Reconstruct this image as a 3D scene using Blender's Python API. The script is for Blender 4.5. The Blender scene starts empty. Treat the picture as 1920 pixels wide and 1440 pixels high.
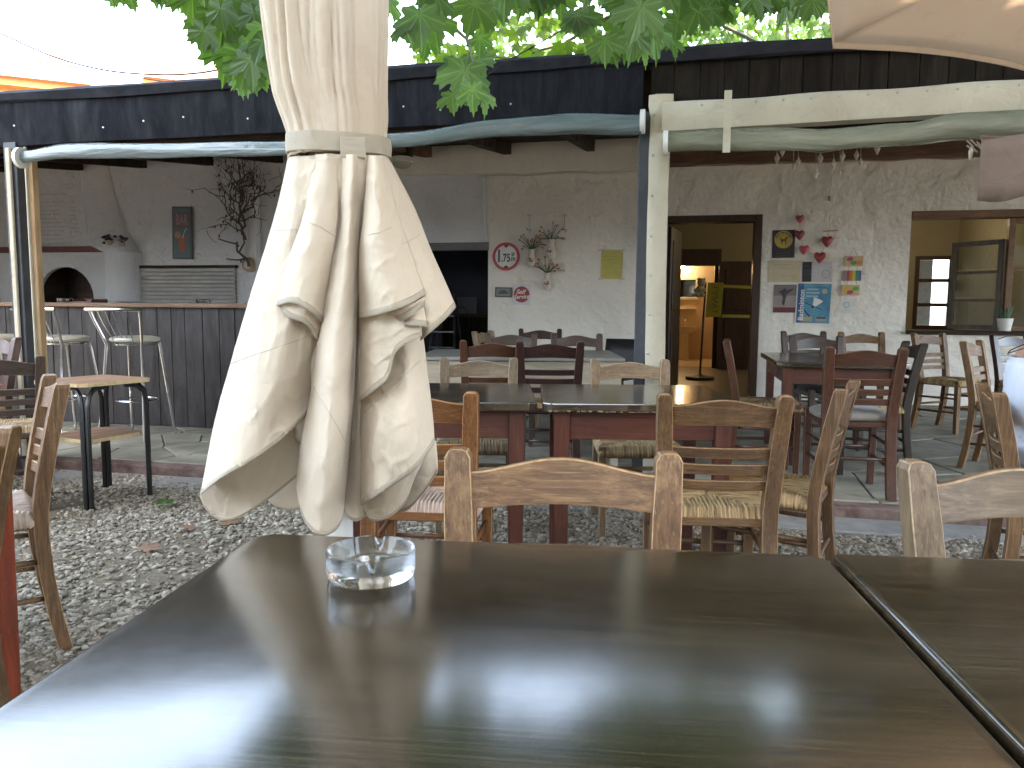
import bpy, bmesh, math, random
import numpy as np
from mathutils import Vector, Matrix, noise
random.seed(7)
rng = np.random.default_rng(7)
R = math.radians
sc = bpy.context.scene
col = sc.collection
# ------------------------------------------------------------ camera
FPX, PITCH, ROLL, CH = 1442.0, 5.62, 0.4, 1.11
cam = bpy.data.objects.new('camera', bpy.data.cameras.new('camera'))
col.objects.link(cam)
cam.data.sensor_width = 36.0
cam.data.lens = FPX / 1920 * 36
cam.data.clip_start = 0.02
cam.data.clip_end = 1500
RC = Matrix.Rotation(R(90 - PITCH), 3, 'X') @ Matrix.Rotation(R(ROLL), 3, 'Z')
CP = Vector((0, 0, CH))
cam.matrix_world = Matrix.Translation(CP) @ RC.to_4x4()
sc.camera = cam
# ------------------------------------------------------------ sky, sun, exposure
SUN_EL, SUN_AZ = 60.0, 196.0        # azimuth measured from +Y towards +X
w = bpy.data.worlds.new('World'); sc.world = w; w.use_nodes = True
nt = w.node_tree
sky = nt.nodes.new('ShaderNodeTexSky'); sky.sky_type = 'NISHITA'; sky.sun_disc = False
sky.sun_elevation = R(SUN_EL); sky.sun_rotation = R(SUN_AZ)
sky.air_density = 1.2; sky.dust_density = 3.0; sky.ozone_density = 1.0
bg = nt.nodes['Background']; bg.inputs['Strength'].default_value = 0.13
hz = nt.nodes.new('ShaderNodeMixRGB'); hz.blend_type = 'ADD'; hz.inputs[0].default_value = 1; hz.inputs[2].default_value = (3.7, 4.9, 7.0, 1)   # thin bright haze over the whole sky
nt.links.new(sky.outputs[0], hz.inputs[1]); nt.links.new(hz.outputs[0], bg.inputs[0])
sun = bpy.data.objects.new('sun', bpy.data.lights.new('sun', 'SUN'))
sun.data.energy = 2.2; sun.data.angle = R(0.5); sun.data.color = (1, .95, .87)
sd = Vector((math.sin(R(SUN_AZ)) * math.cos(R(SUN_EL)), math.cos(R(SUN_AZ)) * math.cos(R(SUN_EL)), math.sin(R(SUN_EL))))
sun.rotation_euler = sd.to_track_quat('Z', 'Y').to_euler()
sun.location = sd * 30
col.objects.link(sun)
sc.view_settings.view_transform = 'Standard'; sc.view_settings.look = 'None'
sc.view_settings.exposure = 2.95; sc.view_settings.gamma = 1.0
sc.view_settings.use_curve_mapping = False
if hasattr(sc.view_settings, 'use_white_balance'):      # the phone's white balance for open shade
    sc.view_settings.use_white_balance = True; sc.view_settings.white_balance_temperature = 7450; sc.view_settings.white_balance_tint = 10
sc.cycles.use_denoising = True
sc.cycles.max_bounces = 8; sc.cycles.diffuse_bounces = 4; sc.cycles.transparent_max_bounces = 12
sc.cycles.sample_clamp_indirect = 6
sc.cycles.caustics_refractive = False; sc.cycles.caustics_reflective = False

# ------------------------------------------------------------ projection helpers (pixel of the 1920x1440 photo -> world)
def ray(px, py): return RC @ Vector(((px - 960) / FPX, (720 - py) / FPX, -1))
def PY(px, py, Y): d = ray(px, py); return CP + d * (Y / d.y)
def PZ(px, py, z): d = ray(px, py); return CP + d * ((z - CH) / d.z)
FA = R(12.6)
K0 = Vector((-2.0, 4.9, 0)); UH = Vector((math.cos(FA), -math.sin(FA), 0)); VH = Vector((math.sin(FA), math.cos(FA), 0))
FM = Matrix.Translation(K0) @ Matrix.Rotation(-FA, 4, 'Z')
def F(px, py, v):
    d = ray(px, py); t = (v - (CP - K0).dot(VH)) / d.dot(VH)
    P = CP + d * t; return (P - K0).dot(UH), P.z
def W(u, v, z): return FM @ Vector((u, v, z))

# ------------------------------------------------------------ object helpers
def tag(o, label=None, cat=None, group=None, kind=None):
    if label: o['label'] = label
    if cat: o['category'] = cat
    if group: o['group'] = group
    if kind: o['kind'] = kind
    return o
def thing(name, label, cat, M=None, group=None):
    o = bpy.data.objects.new(name, None); col.objects.link(o)
    o.empty_display_size = .1
    if M is not None: o.matrix_world = M
    return tag(o, label, cat, group)
def copy_tree(o, parent=None):
    c = o.copy(); col.objects.link(c)
    if parent is not None:
        c.parent = parent; c.matrix_parent_inverse = o.matrix_parent_inverse.copy()
    for ch in list(o.children): copy_tree(ch, c)
    return c
def TR(x, y, z, rz=0, s=1): return Matrix.Translation((x, y, z)) @ Matrix.Rotation(R(rz), 4, 'Z') @ Matrix.Scale(s, 4)

class MB:
    def __init__(s): s.v = []; s.f = []; s.m = []; s.T = None; s.mi = 0
    def add(s, vs, fs, mi=None):
        b = len(s.v)
        if s.T is not None: vs = [s.T @ Vector(p) for p in vs]
        s.v += [tuple(p) for p in vs]; s.f += [tuple(b + i for i in f) for f in fs]
        s.m += [s.mi if mi is None else mi] * len(fs); return s
    def box(s, c, d, M=None, mi=None):
        x, y, z = d[0] / 2, d[1] / 2, d[2] / 2
        vs = [Vector((a * x, b * y, e * z)) for e in (-1, 1) for b in (-1, 1) for a in (-1, 1)]
        if M is not None: vs = [M @ p for p in vs]
        vs = [p + Vector(c) for p in vs]
        return s.add(vs, [(0, 2, 3, 1), (4, 5, 7, 6), (0, 1, 5, 4), (2, 6, 7, 3), (0, 4, 6, 2), (1, 3, 7, 5)], mi)
    def bb(s, x0, x1, y0, y1, z0, z1, mi=None):
        return s.box(((x0 + x1) / 2, (y0 + y1) / 2, (z0 + z1) / 2), (abs(x1 - x0), abs(y1 - y0), abs(z1 - z0)), None, mi)
    def loft(s, rings, close=True, caps=True, mi=None):
        n = len(rings[0]); vs = [p for r in rings for p in r]; fs = []
        for k in range(len(rings) - 1):
            for i in range(n if close else n - 1):
                j = (i + 1) % n; fs.append((k * n + i, k * n + j, (k + 1) * n + j, (k + 1) * n + i))
        if caps and close:
            fs.append(tuple(range(n - 1, -1, -1))); fs.append(tuple((len(rings) - 1) * n + i for i in range(n)))
        return s.add(vs, fs, mi)
    def tube(s, path, r, n=8, caps=True, mi=None):
        P = [Vector(p) for p in path]; rr = r if hasattr(r, '__len__') else [r] * len(P); rings = []
        up = None
        for i, p in enumerate(P):
            t = (P[min(i + 1, len(P) - 1)] - P[max(i - 1, 0)]).normalized()
            if up is None:
                up = Vector((0, 0, 1)) if abs(t.z) < .9 else Vector((1, 0, 0))
            a = t.cross(up).normalized(); b = a.cross(t).normalized(); up = b
            rings.append([p + (a * math.cos(2 * math.pi * k / n) + b * math.sin(2 * math.pi * k / n)) * rr[i] for k in range(n)])
        return s.loft(rings, True, caps, mi)
    def lathe(s, prof, n=32, c=(0, 0, 0), mi=None):
        rings = [[Vector((c[0] + r * math.cos(2 * math.pi * k / n), c[1] + r * math.sin(2 * math.pi * k / n), c[2] + z)) for k in range(n)] for r, z in prof]
        return s.loft(rings, True, True, mi)
    def prism(s, pts, z0, z1, mi=None):     # 2D outline extruded along local z
        return s.loft([[Vector((x, y, z0)) for x, y in pts], [Vector((x, y, z1)) for x, y in pts]], True, True, mi)
    def ell(s, c, r, nu=14, nv=8, mi=None):
        prof = []
        rings = []
        for k in range(nv + 1):
            t = math.pi * k / nv; q = max(math.sin(t), .02)
            rings.append([Vector((c[0] + r[0] * q * math.cos(2 * math.pi * i / nu), c[1] + r[1] * q * math.sin(2 * math.pi * i / nu), c[2] - r[2] * math.cos(t))) for i in range(nu)])
        return s.loft(rings, True, True, mi)
    def mesh(s, name, bevel=0, seg=1, bmi=None, smooth=False, angle=None):
        me = bpy.data.meshes.new(name); me.from_pydata(s.v, [], s.f)
        me.polygons.foreach_set('material_index', s.m)
        bm = bmesh.new(); bm.from_mesh(me)
        bmesh.ops.recalc_face_normals(bm, faces=bm.faces)
        if bevel:
            es = [e for e in bm.edges if len(e.link_faces) == 2 and e.calc_face_angle(0) > .6]
            kw = {} if bmi is None else {'material': bmi}
            bmesh.ops.bevel(bm, geom=es, offset=bevel, segments=seg, profile=.6, affect='EDGES', clamp_overlap=True, **kw)
        for f in bm.faces: f.smooth = smooth
        bm.to_mesh(me); bm.free()
        if smooth and angle:
            me.set_sharp_from_angle(angle=R(angle))
        return me
    def build(s, name, mats, parent=None, bevel=0, seg=1, bmi=None, smooth=False, angle=35, kind=None):
        return link(name, s.mesh(name, bevel, seg, bmi, smooth, angle), mats, parent, kind)
def link(name, me, mats, parent=None, kind=None, slots='DATA'):
    o = bpy.data.objects.new(name, me); col.objects.link(o)
    if not isinstance(mats, (list, tuple)): mats = [mats]
    if slots == 'DATA':
        if not me.materials:
            for m in mats: me.materials.append(m)
    else:
        while len(me.materials) < len(mats): me.materials.append(None)
        for i, m in enumerate(mats): o.material_slots[i].link = 'OBJECT'; o.material_slots[i].material = m
    if parent is not None: o.parent = parent
    if kind: o['kind'] = kind
    return o
def solo(name, mb, mats, label, cat, M=None, group=None, **k):   # a thing that is one mesh
    o = mb.build(name, mats, None, **k)
    if M is not None: o.matrix_world = M
    return tag(o, label, cat, group)
def struct(name, mb, mats, parent=None, **k):
    o = mb.build(name, mats, parent, **k)
    if parent is None: o['kind'] = 'structure'
    return o

# ------------------------------------------------------------ materials
def _mat(name):
    m = bpy.data.materials.new(name); m.use_nodes = True
    return m, m.node_tree, m.node_tree.nodes['Principled BSDF']
def coords(nt, scale=(1, 1, 1), rand=True, kind='Object'):
    tc = nt.nodes.new('ShaderNodeTexCoord'); out = tc.outputs[kind]
    if rand:
        oi = nt.nodes.new('ShaderNodeObjectInfo')
        mul = nt.nodes.new('ShaderNodeMath'); mul.operation = 'MULTIPLY'; mul.inputs[1].default_value = 37.0
        nt.links.new(oi.outputs['Random'], mul.inputs[0])
        ad = nt.nodes.new('ShaderNodeVectorMath'); ad.operation = 'ADD'
        nt.links.new(out, ad.inputs[0]); nt.links.new(mul.outputs[0], ad.inputs[1]); out = ad.outputs[0]
    mp = nt.nodes.new('ShaderNodeMapping'); mp.inputs['Scale'].default_value = scale
    nt.links.new(out, mp.inputs['Vector']); return mp.outputs[0]
def tnoise(nt, vec, scale, detail=4, rough=.6, dist=0):
    n = nt.nodes.new('ShaderNodeTexNoise'); n.inputs['Scale'].default_value = scale
    n.inputs['Detail'].default_value = detail; n.inputs['Roughness'].default_value = rough
    n.inputs['Distortion'].default_value = dist
    nt.links.new(vec, n.inputs['Vector']); return n.outputs['Fac']
def ramp(nt, fac, a, b, ca, cb):
    r = nt.nodes.new('ShaderNodeValToRGB'); e = r.color_ramp.elements
    e[0].position = a; e[1].position = b; e[0].color = (*ca, 1); e[1].color = (*cb, 1)
    nt.links.new(fac, r.inputs[0]); return r.outputs[0]
def mix(nt, fac, a, b, mode='MIX'):
    m = nt.nodes.new('ShaderNodeMixRGB'); m.blend_type = mode
    for i, x in ((0, fac), (1, a), (2, b)):
        if isinstance(x, (int, float)): m.inputs[i].default_value = x
        elif isinstance(x, tuple): m.inputs[i].default_value = (*x, 1)
        else: nt.links.new(x, m.inputs[i])
    return m.outputs[0]
def bump(nt, h, b, strength=.3, dist=.01, prev=None):
    n = nt.nodes.new('ShaderNodeBump'); n.inputs['Strength'].default_value = strength; n.inputs['Distance'].default_value = dist
    nt.links.new(h, n.inputs['Height'])
    if prev: nt.links.new(prev, n.inputs['Normal'])
    if b is not None: nt.links.new(n.outputs[0], b.inputs['Normal'])
    return n.outputs[0]
def plain(name, c, rough=.6, metal=0, var=.15, scale=12, bmp=.1, spec=.5, c2=None):
    m, nt, b = _mat(name); v = coords(nt)
    n = tnoise(nt, v, scale)
    lo = tuple(x * (1 - var) for x in c); hi = c2 or tuple(min(1, x * (1 + var)) for x in c)
    nt.links.new(ramp(nt, n, .3, .7, lo, hi), b.inputs['Base Color'])
    b.inputs['Roughness'].default_value = rough; b.inputs['Metallic'].default_value = metal
    b.inputs['Specular IOR Level'].default_value = spec
    if bmp: bump(nt, tnoise(nt, v, scale * 6), b, bmp, .003)
    return m
def wood(name, dark, light, axis='z', rough=.55, fine=1.0, wear=None, gloss_coat=0, bmp=.25):
    m, nt, b = _mat(name)
    s = {'x': (3, 60, 60), 'y': (60, 3, 60), 'z': (60, 60, 3)}[axis]
    v = coords(nt, tuple(q * fine for q in s)); v2 = coords(nt, tuple(math.sqrt(q) * 1.2 for q in s))
    n1 = tnoise(nt, v, 1.7, 6, .7, .6); n2 = tnoise(nt, v2, 1.0, 3, .6, .8)
    c = ramp(nt, n1, .36, .66, dark, light)
    c = mix(nt, ramp(nt, n2, .35, .7, (.0,) * 3, (.65,) * 3), c, tuple(x * .62 for x in dark))
    if wear:
        v3 = coords(nt, (1, 1, 1)); n3 = tnoise(nt, v3, 11, 6, .75)
        c = mix(nt, ramp(nt, n3, .52, .74, (0,) * 3, (.35,) * 3), c, wear)
        v4 = coords(nt, tuple(q * 4.5 * fine for q in s)); n4 = tnoise(nt, v4, 1.0, 2, .5)
        c = mix(nt, ramp(nt, n4, .58, .72, (0,) * 3, (.38,) * 3), c, wear)
    nt.links.new(c, b.inputs['Base Color'])
    nt.links.new(ramp(nt, n2, .3, .7, (rough * .8,) * 3, (min(1, rough * 1.25),) * 3), b.inputs['Roughness'])
    if gloss_coat: b.inputs['Coat Weight'].default_value = gloss_coat; b.inputs['Coat Roughness'].default_value = .2
    bump(nt, n1, b, bmp, .0015)
    return m
def emit(name, c, s):
    m = bpy.data.materials.new(name); m.use_nodes = True; nt = m.node_tree
    for n in list(nt.nodes): nt.nodes.remove(n)
    e = nt.nodes.new('ShaderNodeEmission'); e.inputs[0].default_value = (*c, 1); e.inputs[1].default_value = s
    o = nt.nodes.new('ShaderNodeOutputMaterial'); nt.links.new(e.outputs[0], o.inputs[0]); return m
def glass(name, c=(1, 1, 1), rough=.02, ior=1.5):
    m, nt, b = _mat(name); tp = nt.nodes.new('ShaderNodeBsdfTransparent'); mx = nt.nodes.new('ShaderNodeMixShader'); mx.inputs[0].default_value = .86
    nt.links.new(tp.outputs[0], mx.inputs[1]); nt.links.new(b.outputs[0], mx.inputs[2]); nt.links.new(mx.outputs[0], nt.nodes['Material Output'].inputs[0]); b.inputs['Base Color'].default_value = (*c, 1); b.inputs['Transmission Weight'].default_value = 1
    b.inputs['Roughness'].default_value = rough; b.inputs['IOR'].default_value = ior; return m
def pane_mat(name, rough=.03, c=(.9, .93, .92), tr=.8):      # thin sheet: part mirror, part clear
    m = bpy.data.materials.new(name); m.use_nodes = True; nt = m.node_tree
    for n in list(nt.nodes): nt.nodes.remove(n)
    g = nt.nodes.new('ShaderNodeBsdfGlossy'); g.inputs['Roughness'].default_value = rough
    t = nt.nodes.new('ShaderNodeBsdfTransparent'); t.inputs[0].default_value = (*c, 1)
    lw = nt.nodes.new('ShaderNodeLayerWeight'); lw.inputs[0].default_value = 1 - tr
    mx = nt.nodes.new('ShaderNodeMixShader'); o = nt.nodes.new('ShaderNodeOutputMaterial')
    nt.links.new(lw.outputs['Facing'], mx.inputs[0]); nt.links.new(t.outputs[0], mx.inputs[1]); nt.links.new(g.outputs[0], mx.inputs[2])
    nt.links.new(mx.outputs[0], o.inputs[0]); return m
def cloth_mat(name, c, c2, trans=.25, weave=900):
    m, nt, b = _mat(name); v = coords(nt)
    n = tnoise(nt, v, 3, 5, .6); n2 = tnoise(nt, v, 14, 4, .7)
    cc = ramp(nt, n, .3, .75, c2, c)
    cc = mix(nt, ramp(nt, n2, .58, .75, (0,) * 3, (.35,) * 3), cc, tuple(x * .78 for x in c2))
    nt.links.new(cc, b.inputs['Base Color']); b.inputs['Roughness'].default_value = .85
    b.inputs['Specular IOR Level'].default_value = .25; b.inputs['Sheen Weight'].default_value = .15
    wv = nt.nodes.new('ShaderNodeTexWave'); wv.inputs['Scale'].default_value = weave; nt.links.new(v, wv.inputs[0])
    b0 = bump(nt, tnoise(nt, v, 7, 3, .5, 1.6), None, .5, .02); b1 = bump(nt, tnoise(nt, v, 26, 5, .6, .8), None, .35, .006, b0)
    bump(nt, wv.outputs['Fac'], b, .12, .0006, b1)
    tb = nt.nodes.new('ShaderNodeBsdfTranslucent'); nt.links.new(cc, tb.inputs[0])
    mx = nt.nodes.new('ShaderNodeMixShader'); mx.inputs[0].default_value = trans
    out = nt.nodes['Material Output']
    nt.links.new(b.outputs[0], mx.inputs[1]); nt.links.new(tb.outputs[0], mx.inputs[2]); nt.links.new(mx.outputs[0], out.inputs[0])
    return m
def leaf_mat(name, a, b_, tr=.45):
    m, nt, b = _mat(name)
    g = nt.nodes.new('ShaderNodeNewGeometry'); n = tnoise(nt, g.outputs['Position'], 6.5, 3)
    oi = nt.nodes.new('ShaderNodeObjectInfo')
    cc = mix(nt, ramp(nt, n, .35, .65, (0,) * 3, (1,) * 3), a, b_)
    cc = mix(nt, .35, cc, mix(nt, oi.outputs['Random'], a, b_))
    tcx = nt.nodes.new('ShaderNodeTexCoord'); sx = nt.nodes.new('ShaderNodeSeparateXYZ'); nt.links.new(tcx.outputs['Object'], sx.inputs[0])
    vein = None
    for th in (0, .62, -.62, 1.15, -1.15):       # palmate veins fanning from the leaf base
        dp = nt.nodes.new('ShaderNodeVectorMath'); dp.operation = 'DOT_PRODUCT'; dp.inputs[1].default_value = (math.cos(th), -math.sin(th), 0); nt.links.new(tcx.outputs['Object'], dp.inputs[0])
        ab = nt.nodes.new('ShaderNodeMath'); ab.operation = 'ABSOLUTE'; nt.links.new(dp.outputs['Value'], ab.inputs[0])
        if vein is None: vein = ab.outputs[0]
        else:
            mn = nt.nodes.new('ShaderNodeMath'); mn.operation = 'MINIMUM'; nt.links.new(vein, mn.inputs[0]); nt.links.new(ab.outputs[0], mn.inputs[1]); vein = mn.outputs[0]
    cc = mix(nt, ramp(nt, vein, .0003, .0013, (.32,) * 3, (0,) * 3), cc, tuple(min(1, x * 2.2) for x in b_))
    nt.links.new(cc, b.inputs['Base Color']); b.inputs['Roughness'].default_value = .42
    tb = nt.nodes.new('ShaderNodeBsdfTranslucent')
    nt.links.new(mix(nt, 1.0, cc, (1.5, 1.6, .55), 'MULTIPLY'), tb.inputs[0])
    mx = nt.nodes.new('ShaderNodeMixShader'); mx.inputs[0].default_value = tr
    nt.links.new(b.outputs[0], mx.inputs[1]); nt.links.new(tb.outputs[0], mx.inputs[2])
    nt.links.new(mx.outputs[0], nt.nodes['Material Output'].inputs[0]); return m
def plaster_mat(name, c, dirt, crack=True, bs=1.0):
    m, nt, b = _mat(name); v = coords(nt, rand=False)
    big = tnoise(nt, v, 1.1, 5, .6); mid = tnoise(nt, v, 5, 5, .65); fine = tnoise(nt, v, 60, 3, .6)
    cc = mix(nt, ramp(nt, big, .45, .75, (0,) * 3, (.55,) * 3), c, dirt)
    cc = mix(nt, ramp(nt, mid, .6, .75, (0,) * 3, (.35,) * 3), cc, dirt)
    b1 = bump(nt, big, None, .9 * bs, .16); b2 = bump(nt, mid, None, .4 * bs, .03, b1)
    if crack:
        ds = nt.nodes.new('ShaderNodeVectorMath'); ds.operation = 'ADD'
        nz = nt.nodes.new('ShaderNodeTexNoise'); nz.inputs['Scale'].default_value = 2.2; nz.inputs['Detail'].default_value = 6
        nt.links.new(v, nz.inputs['Vector']); nt.links.new(v, ds.inputs[0]); nt.links.new(nz.outputs['Color'], ds.inputs[1])
        vo = nt.nodes.new('ShaderNodeTexVoronoi'); vo.feature = 'DISTANCE_TO_EDGE'; vo.inputs['Scale'].default_value = .9
        nt.links.new(ds.outputs[0], vo.inputs['Vector'])
        line = ramp(nt, vo.outputs['Distance'], .0, .006, (1,) * 3, (0,) * 3)
        mask = ramp(nt, tnoise(nt, v, 1.7, 2), .5, .6, (0,) * 3, (.5,) * 3)
        lm = mix(nt, 1.0, line, mask, 'MULTIPLY')
        cc = mix(nt, lm, cc, tuple(x * .45 for x in c))
    nt.links.new(cc, b.inputs['Base Color']); b.inputs['Roughness'].default_value = .85
    bump(nt, fine, b, .15, .002, b2); return m

PAINT = {}
def paint(c, rough=.6):
    k = (tuple(round(x, 3) for x in c), rough)
    if k not in PAINT: PAINT[k] = plain('paint_%d' % len(PAINT), c, rough, var=.08, bmp=.03)
    return PAINT[k]
# ------------------------------------------------------------ setting materials
m_plaster = plaster_mat('white_plaster', (.78, .735, .66), (.62, .57, .50))
m_plaster_l = plaster_mat('grey_white_plaster', (.70, .70, .71), (.58, .58, .59))  # left plaster raised in tone to stand in for lens glare
m_ochre = plaster_mat('ochre_wall', (.22, .19, .12), (.17, .145, .095), False, .4)
m_tile = plain('bath_tile', (.62, .50, .36), .35, var=.06, scale=3)
m_darkwood = wood('dark_stained_wood', (.009, .007, .005), (.024, .018, .013), 'z', .85)
m_darkwood_x = wood('dark_stained_beam', (.030, .020, .015), (.075, .050, .036), 'x', .7)
m_brownwood = wood('brown_rafter_wood', (.10, .05, .028), (.19, .10, .055), 'x', .7)
m_framewood = wood('dark_door_frame_wood', (.030, .014, .008), (.075, .035, .02), 'z', .35)
m_linwood = wood('lintel_wood', (.14, .07, .035), (.26, .14, .07), 'x', .5)
m_rawpine = wood('raw_pine', (.42, .26, .13), (.62, .42, .24), 'z', .65)
m_barwood = wood('bar_front_wood', (.028, .022, .021), (.050, .041, .039), 'z', .65, wear=(.068, .056, .052))
m_bartop = wood('bar_top_wood', (.16, .08, .04), (.36, .20, .10), 'x', .5)
m_felt = plain('roof_felt', (.020, .021, .026), .9, var=.4, scale=8, bmp=.5)
m_tarp = wood('dark_tarpaulin', (.010, .011, .015), (.019, .021, .027), 'z', .8, .35, (.026, .028, .034))  # faint blue in this dark tone stands in for lens glare
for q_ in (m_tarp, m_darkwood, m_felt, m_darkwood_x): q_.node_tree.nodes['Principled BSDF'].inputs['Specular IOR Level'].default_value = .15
m_canvas = cloth_mat('cream_canvas', (.62, .57, .44), (.50, .45, .34), .1)
m_red = plain('red_kerb_paint', (.15, .062, .045), .85, var=.5, scale=9, bmp=.5, c2=(.25, .18, .15))
m_conc = plain('concrete', (.26, .25, .23), .9, var=.25, scale=6, bmp=.5)
m_mortar = plain('mortar', (.20, .195, .17), .95, var=.3, scale=10, bmp=.5)
m_stone = plain('paving_slate', (.28, .265, .21), .7, var=.4, scale=3.5, bmp=.35)
m_white = plain('white_plastic', (.72, .72, .68), .4, var=.05)
m_steel = plain('steel', (.55, .55, .55), .3, metal=1, var=.1)
m_black = plain('black_plastic', (.02, .02, .022), .5)
def vinyl_mat(name, c, op=.55):
    m, nt, b = _mat(name); v = coords(nt, (1, 6, 6))
    n = tnoise(nt, v, 3, 4, .6, 1)
    nt.links.new(ramp(nt, n, .3, .7, tuple(x * .7 for x in c), c), b.inputs['Base Color'])
    b.inputs['Roughness'].default_value = .16; b.inputs['Coat Weight'].default_value = .8; b.inputs['Coat Roughness'].default_value = .08
    bump(nt, n, b, .8, .03)
    t = nt.nodes.new('ShaderNodeBsdfTransparent'); t.inputs[0].default_value = (.8, .85, .8, 1)
    mx = nt.nodes.new('ShaderNodeMixShader'); mx.inputs[0].default_value = op
    nt.links.new(t.outputs[0], mx.inputs[1]); nt.links.new(b.outputs[0], mx.inputs[2])
    nt.links.new(mx.outputs[0], nt.nodes['Material Output'].inputs[0]); return m
m_vinyl = vinyl_mat('clear_vinyl', (.40, .41, .30), .6)
m_vinyl_l = vinyl_mat('clear_vinyl_blue', (.20, .26, .26), .8)

# ------------------------------------------------------------ ground
m_dirt, nt_, b_ = _mat('packed_dirt')
v_ = coords(nt_, rand=False); n_ = tnoise(nt_, v_, 1.3, 6, .65); n2_ = tnoise(nt_, v_, 55, 5, .7)
c_ = ramp(nt_, n_, .35, .7, (.125, .10, .07), (.21, .175, .125))
c_ = mix(nt_, ramp(nt_, n2_, .45, .7, (0,) * 3, (.6,) * 3), c_, (.31, .27, .20))
nt_.links.new(c_, b_.inputs['Base Color']); b_.inputs['Roughness'].default_value = 1; b_.inputs['Specular IOR Level'].default_value = .08
bump(nt_, n2_, b_, .8, .012)
g = MB(); N = 24
g.add([(-400, -400, -.3), (400, -400, -.3), (400, 400, -.3), (-400, 400, -.3)], [(0, 1, 2, 3)])
g2 = MB()
gx = np.linspace(-7, 8, 90); gy = np.linspace(-4, 5.6, 60)
def gh(x, y): return .022 * noise.noise(Vector((x * .9, y * .9, 0))) + .012 * noise.noise(Vector((x * 3, y * 3, 4)))
g2.add([(x, y, gh(x, y)) for y in gy for x in gx], [(j * 90 + i, j * 90 + i + 1, (j + 1) * 90 + i + 1, (j + 1) * 90 + i) for j in range(59) for i in range(89)])
o = g2.build('ground', m_dirt, smooth=True, angle=None); o['kind'] = 'structure'
g.v = [(x, y, -.04) for x, y, z in g.v]
o = g.build('surrounding_ground', m_dirt); o['kind'] = 'structure'

# gravel pebbles
def np_mesh(name, V, Fc, mat, tint=None, smooth=False):
    me = bpy.data.meshes.new(name); k = Fc.shape[1]
    me.vertices.add(len(V)); me.vertices.foreach_set('co', V.astype(np.float32).ravel())
    me.loops.add(Fc.size); me.loops.foreach_set('vertex_index', Fc.astype(np.int32).ravel())
    me.polygons.add(len(Fc)); me.polygons.foreach_set('loop_start', np.arange(0, Fc.size, k, dtype=np.int32))
    me.polygons.foreach_set('use_smooth', np.full(len(Fc), smooth))
    me.update(calc_edges=True)
    if tint is not None:
        at = me.attributes.new('tint', 'FLOAT', 'POINT'); at.data.foreach_set('value', tint.astype(np.float32))
    return link(name, me, mat)
bm = bmesh.new(); bmesh.ops.create_icosphere(bm, subdivisions=1, radius=1)
IV = np.array([v.co[:] for v in bm.verts]); IF = np.array([[v.index for v in f.verts] for f in bm.faces]); bm.free()
m_peb, nt_, b_ = _mat('pebbles')
at_ = nt_.nodes.new('ShaderNodeAttribute'); at_.attribute_name = 'tint'
rp = nt_.nodes.new('ShaderNodeValToRGB'); nt_.links.new(at_.outputs['Fac'], rp.inputs[0])
for p, c in ((0, (.12, .10, .075)), (.3, (.23, .195, .145)), (.6, (.34, .30, .235)), (.85, (.47, .43, .345)), (1, (.36, .27, .19))):
    e = rp.color_ramp.elements.new(p) if p not in (0, 1) else rp.color_ramp.elements[-1 if p == 1 else 0]
    e.position = p; e.color = (*c, 1)
gg_ = nt_.nodes.new('ShaderNodeNewGeometry'); nn_ = tnoise(nt_, gg_.outputs['Position'], 120, 3)
nt_.links.new(mix(nt_, ramp(nt_, nn_, .4, .7, (0,) * 3, (.5,) * 3), rp.outputs[0], (.14, .125, .11)), b_.inputs['Base Color'])
b_.inputs['Roughness'].default_value = .95; b_.inputs['Specular IOR Level'].default_value = .15
NP_ = 74000
X = rng.uniform(-4.2, 4.6, NP_ * 3); Y = 1.0 + 4.1 * rng.random(NP_ * 3)
vv = (X + 2) * math.sin(FA) + (Y - 4.9) * math.cos(FA)
dens = .80 + .5 * (np.sin(X * 2.1 + 1.3 * np.sin(Y * 1.7)) * np.cos(Y * 2.6 + .9 * np.sin(X * 3.1))) + .35 * np.sin(X * 6.3 + 2 * np.sin(Y * 5)) * np.sin(Y * 7.1 + X)
dens += np.clip((2.9 - Y) * .5, 0, .5) + np.clip((vv + .55) * 1.2, 0, .5) + np.where(X > -1.2, .35, 0)
vis = np.abs(X) < .72 * Y + .4
ok = (vv < -.06) & (rng.random(NP_ * 3) < dens) & vis
X, Y = X[ok][:NP_], Y[ok][:NP_]; n = len(X)
s = .005 + .0125 * rng.random(n) ** 2.3
sx, sy, sz = s * rng.uniform(.8, 1.5, n), s * rng.uniform(.7, 1.1, n), s * rng.uniform(.4, .75, n)
a = rng.random(n) * 6.28
jit = rng.uniform(.78, 1.22, (n, 12))
P = IV[None] * jit[:, :, None]; P = P * np.stack([sx, sy, sz], 1)[:, None, :]
tl = rng.normal(0, .25, n)
z2 = P[..., 2] * np.cos(tl)[:, None] + P[..., 0] * np.sin(tl)[:, None]
x2 = P[..., 0] * np.cos(a)[:, None] - P[..., 1] * np.sin(a)[:, None]; y2 = P[..., 0] * np.sin(a)[:, None] + P[..., 1] * np.cos(a)[:, None]
H = np.array([gh(x, y) for x, y in zip(X, Y)])
V = np.stack([x2 + X[:, None], y2 + Y[:, None], z2 + (H + sz * .35)[:, None]], 2).reshape(-1, 3)
Fc = (IF[None] + 12 * np.arange(n)[:, None, None]).reshape(-1, 3)
o = np_mesh('gravel', V, Fc, m_peb, np.repeat(np.clip(rng.normal(.5, .24, n), 0, 1), 12))
tag(o, 'loose grey and beige gravel scattered over the dirt yard', 'gravel', kind='stuff')

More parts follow.
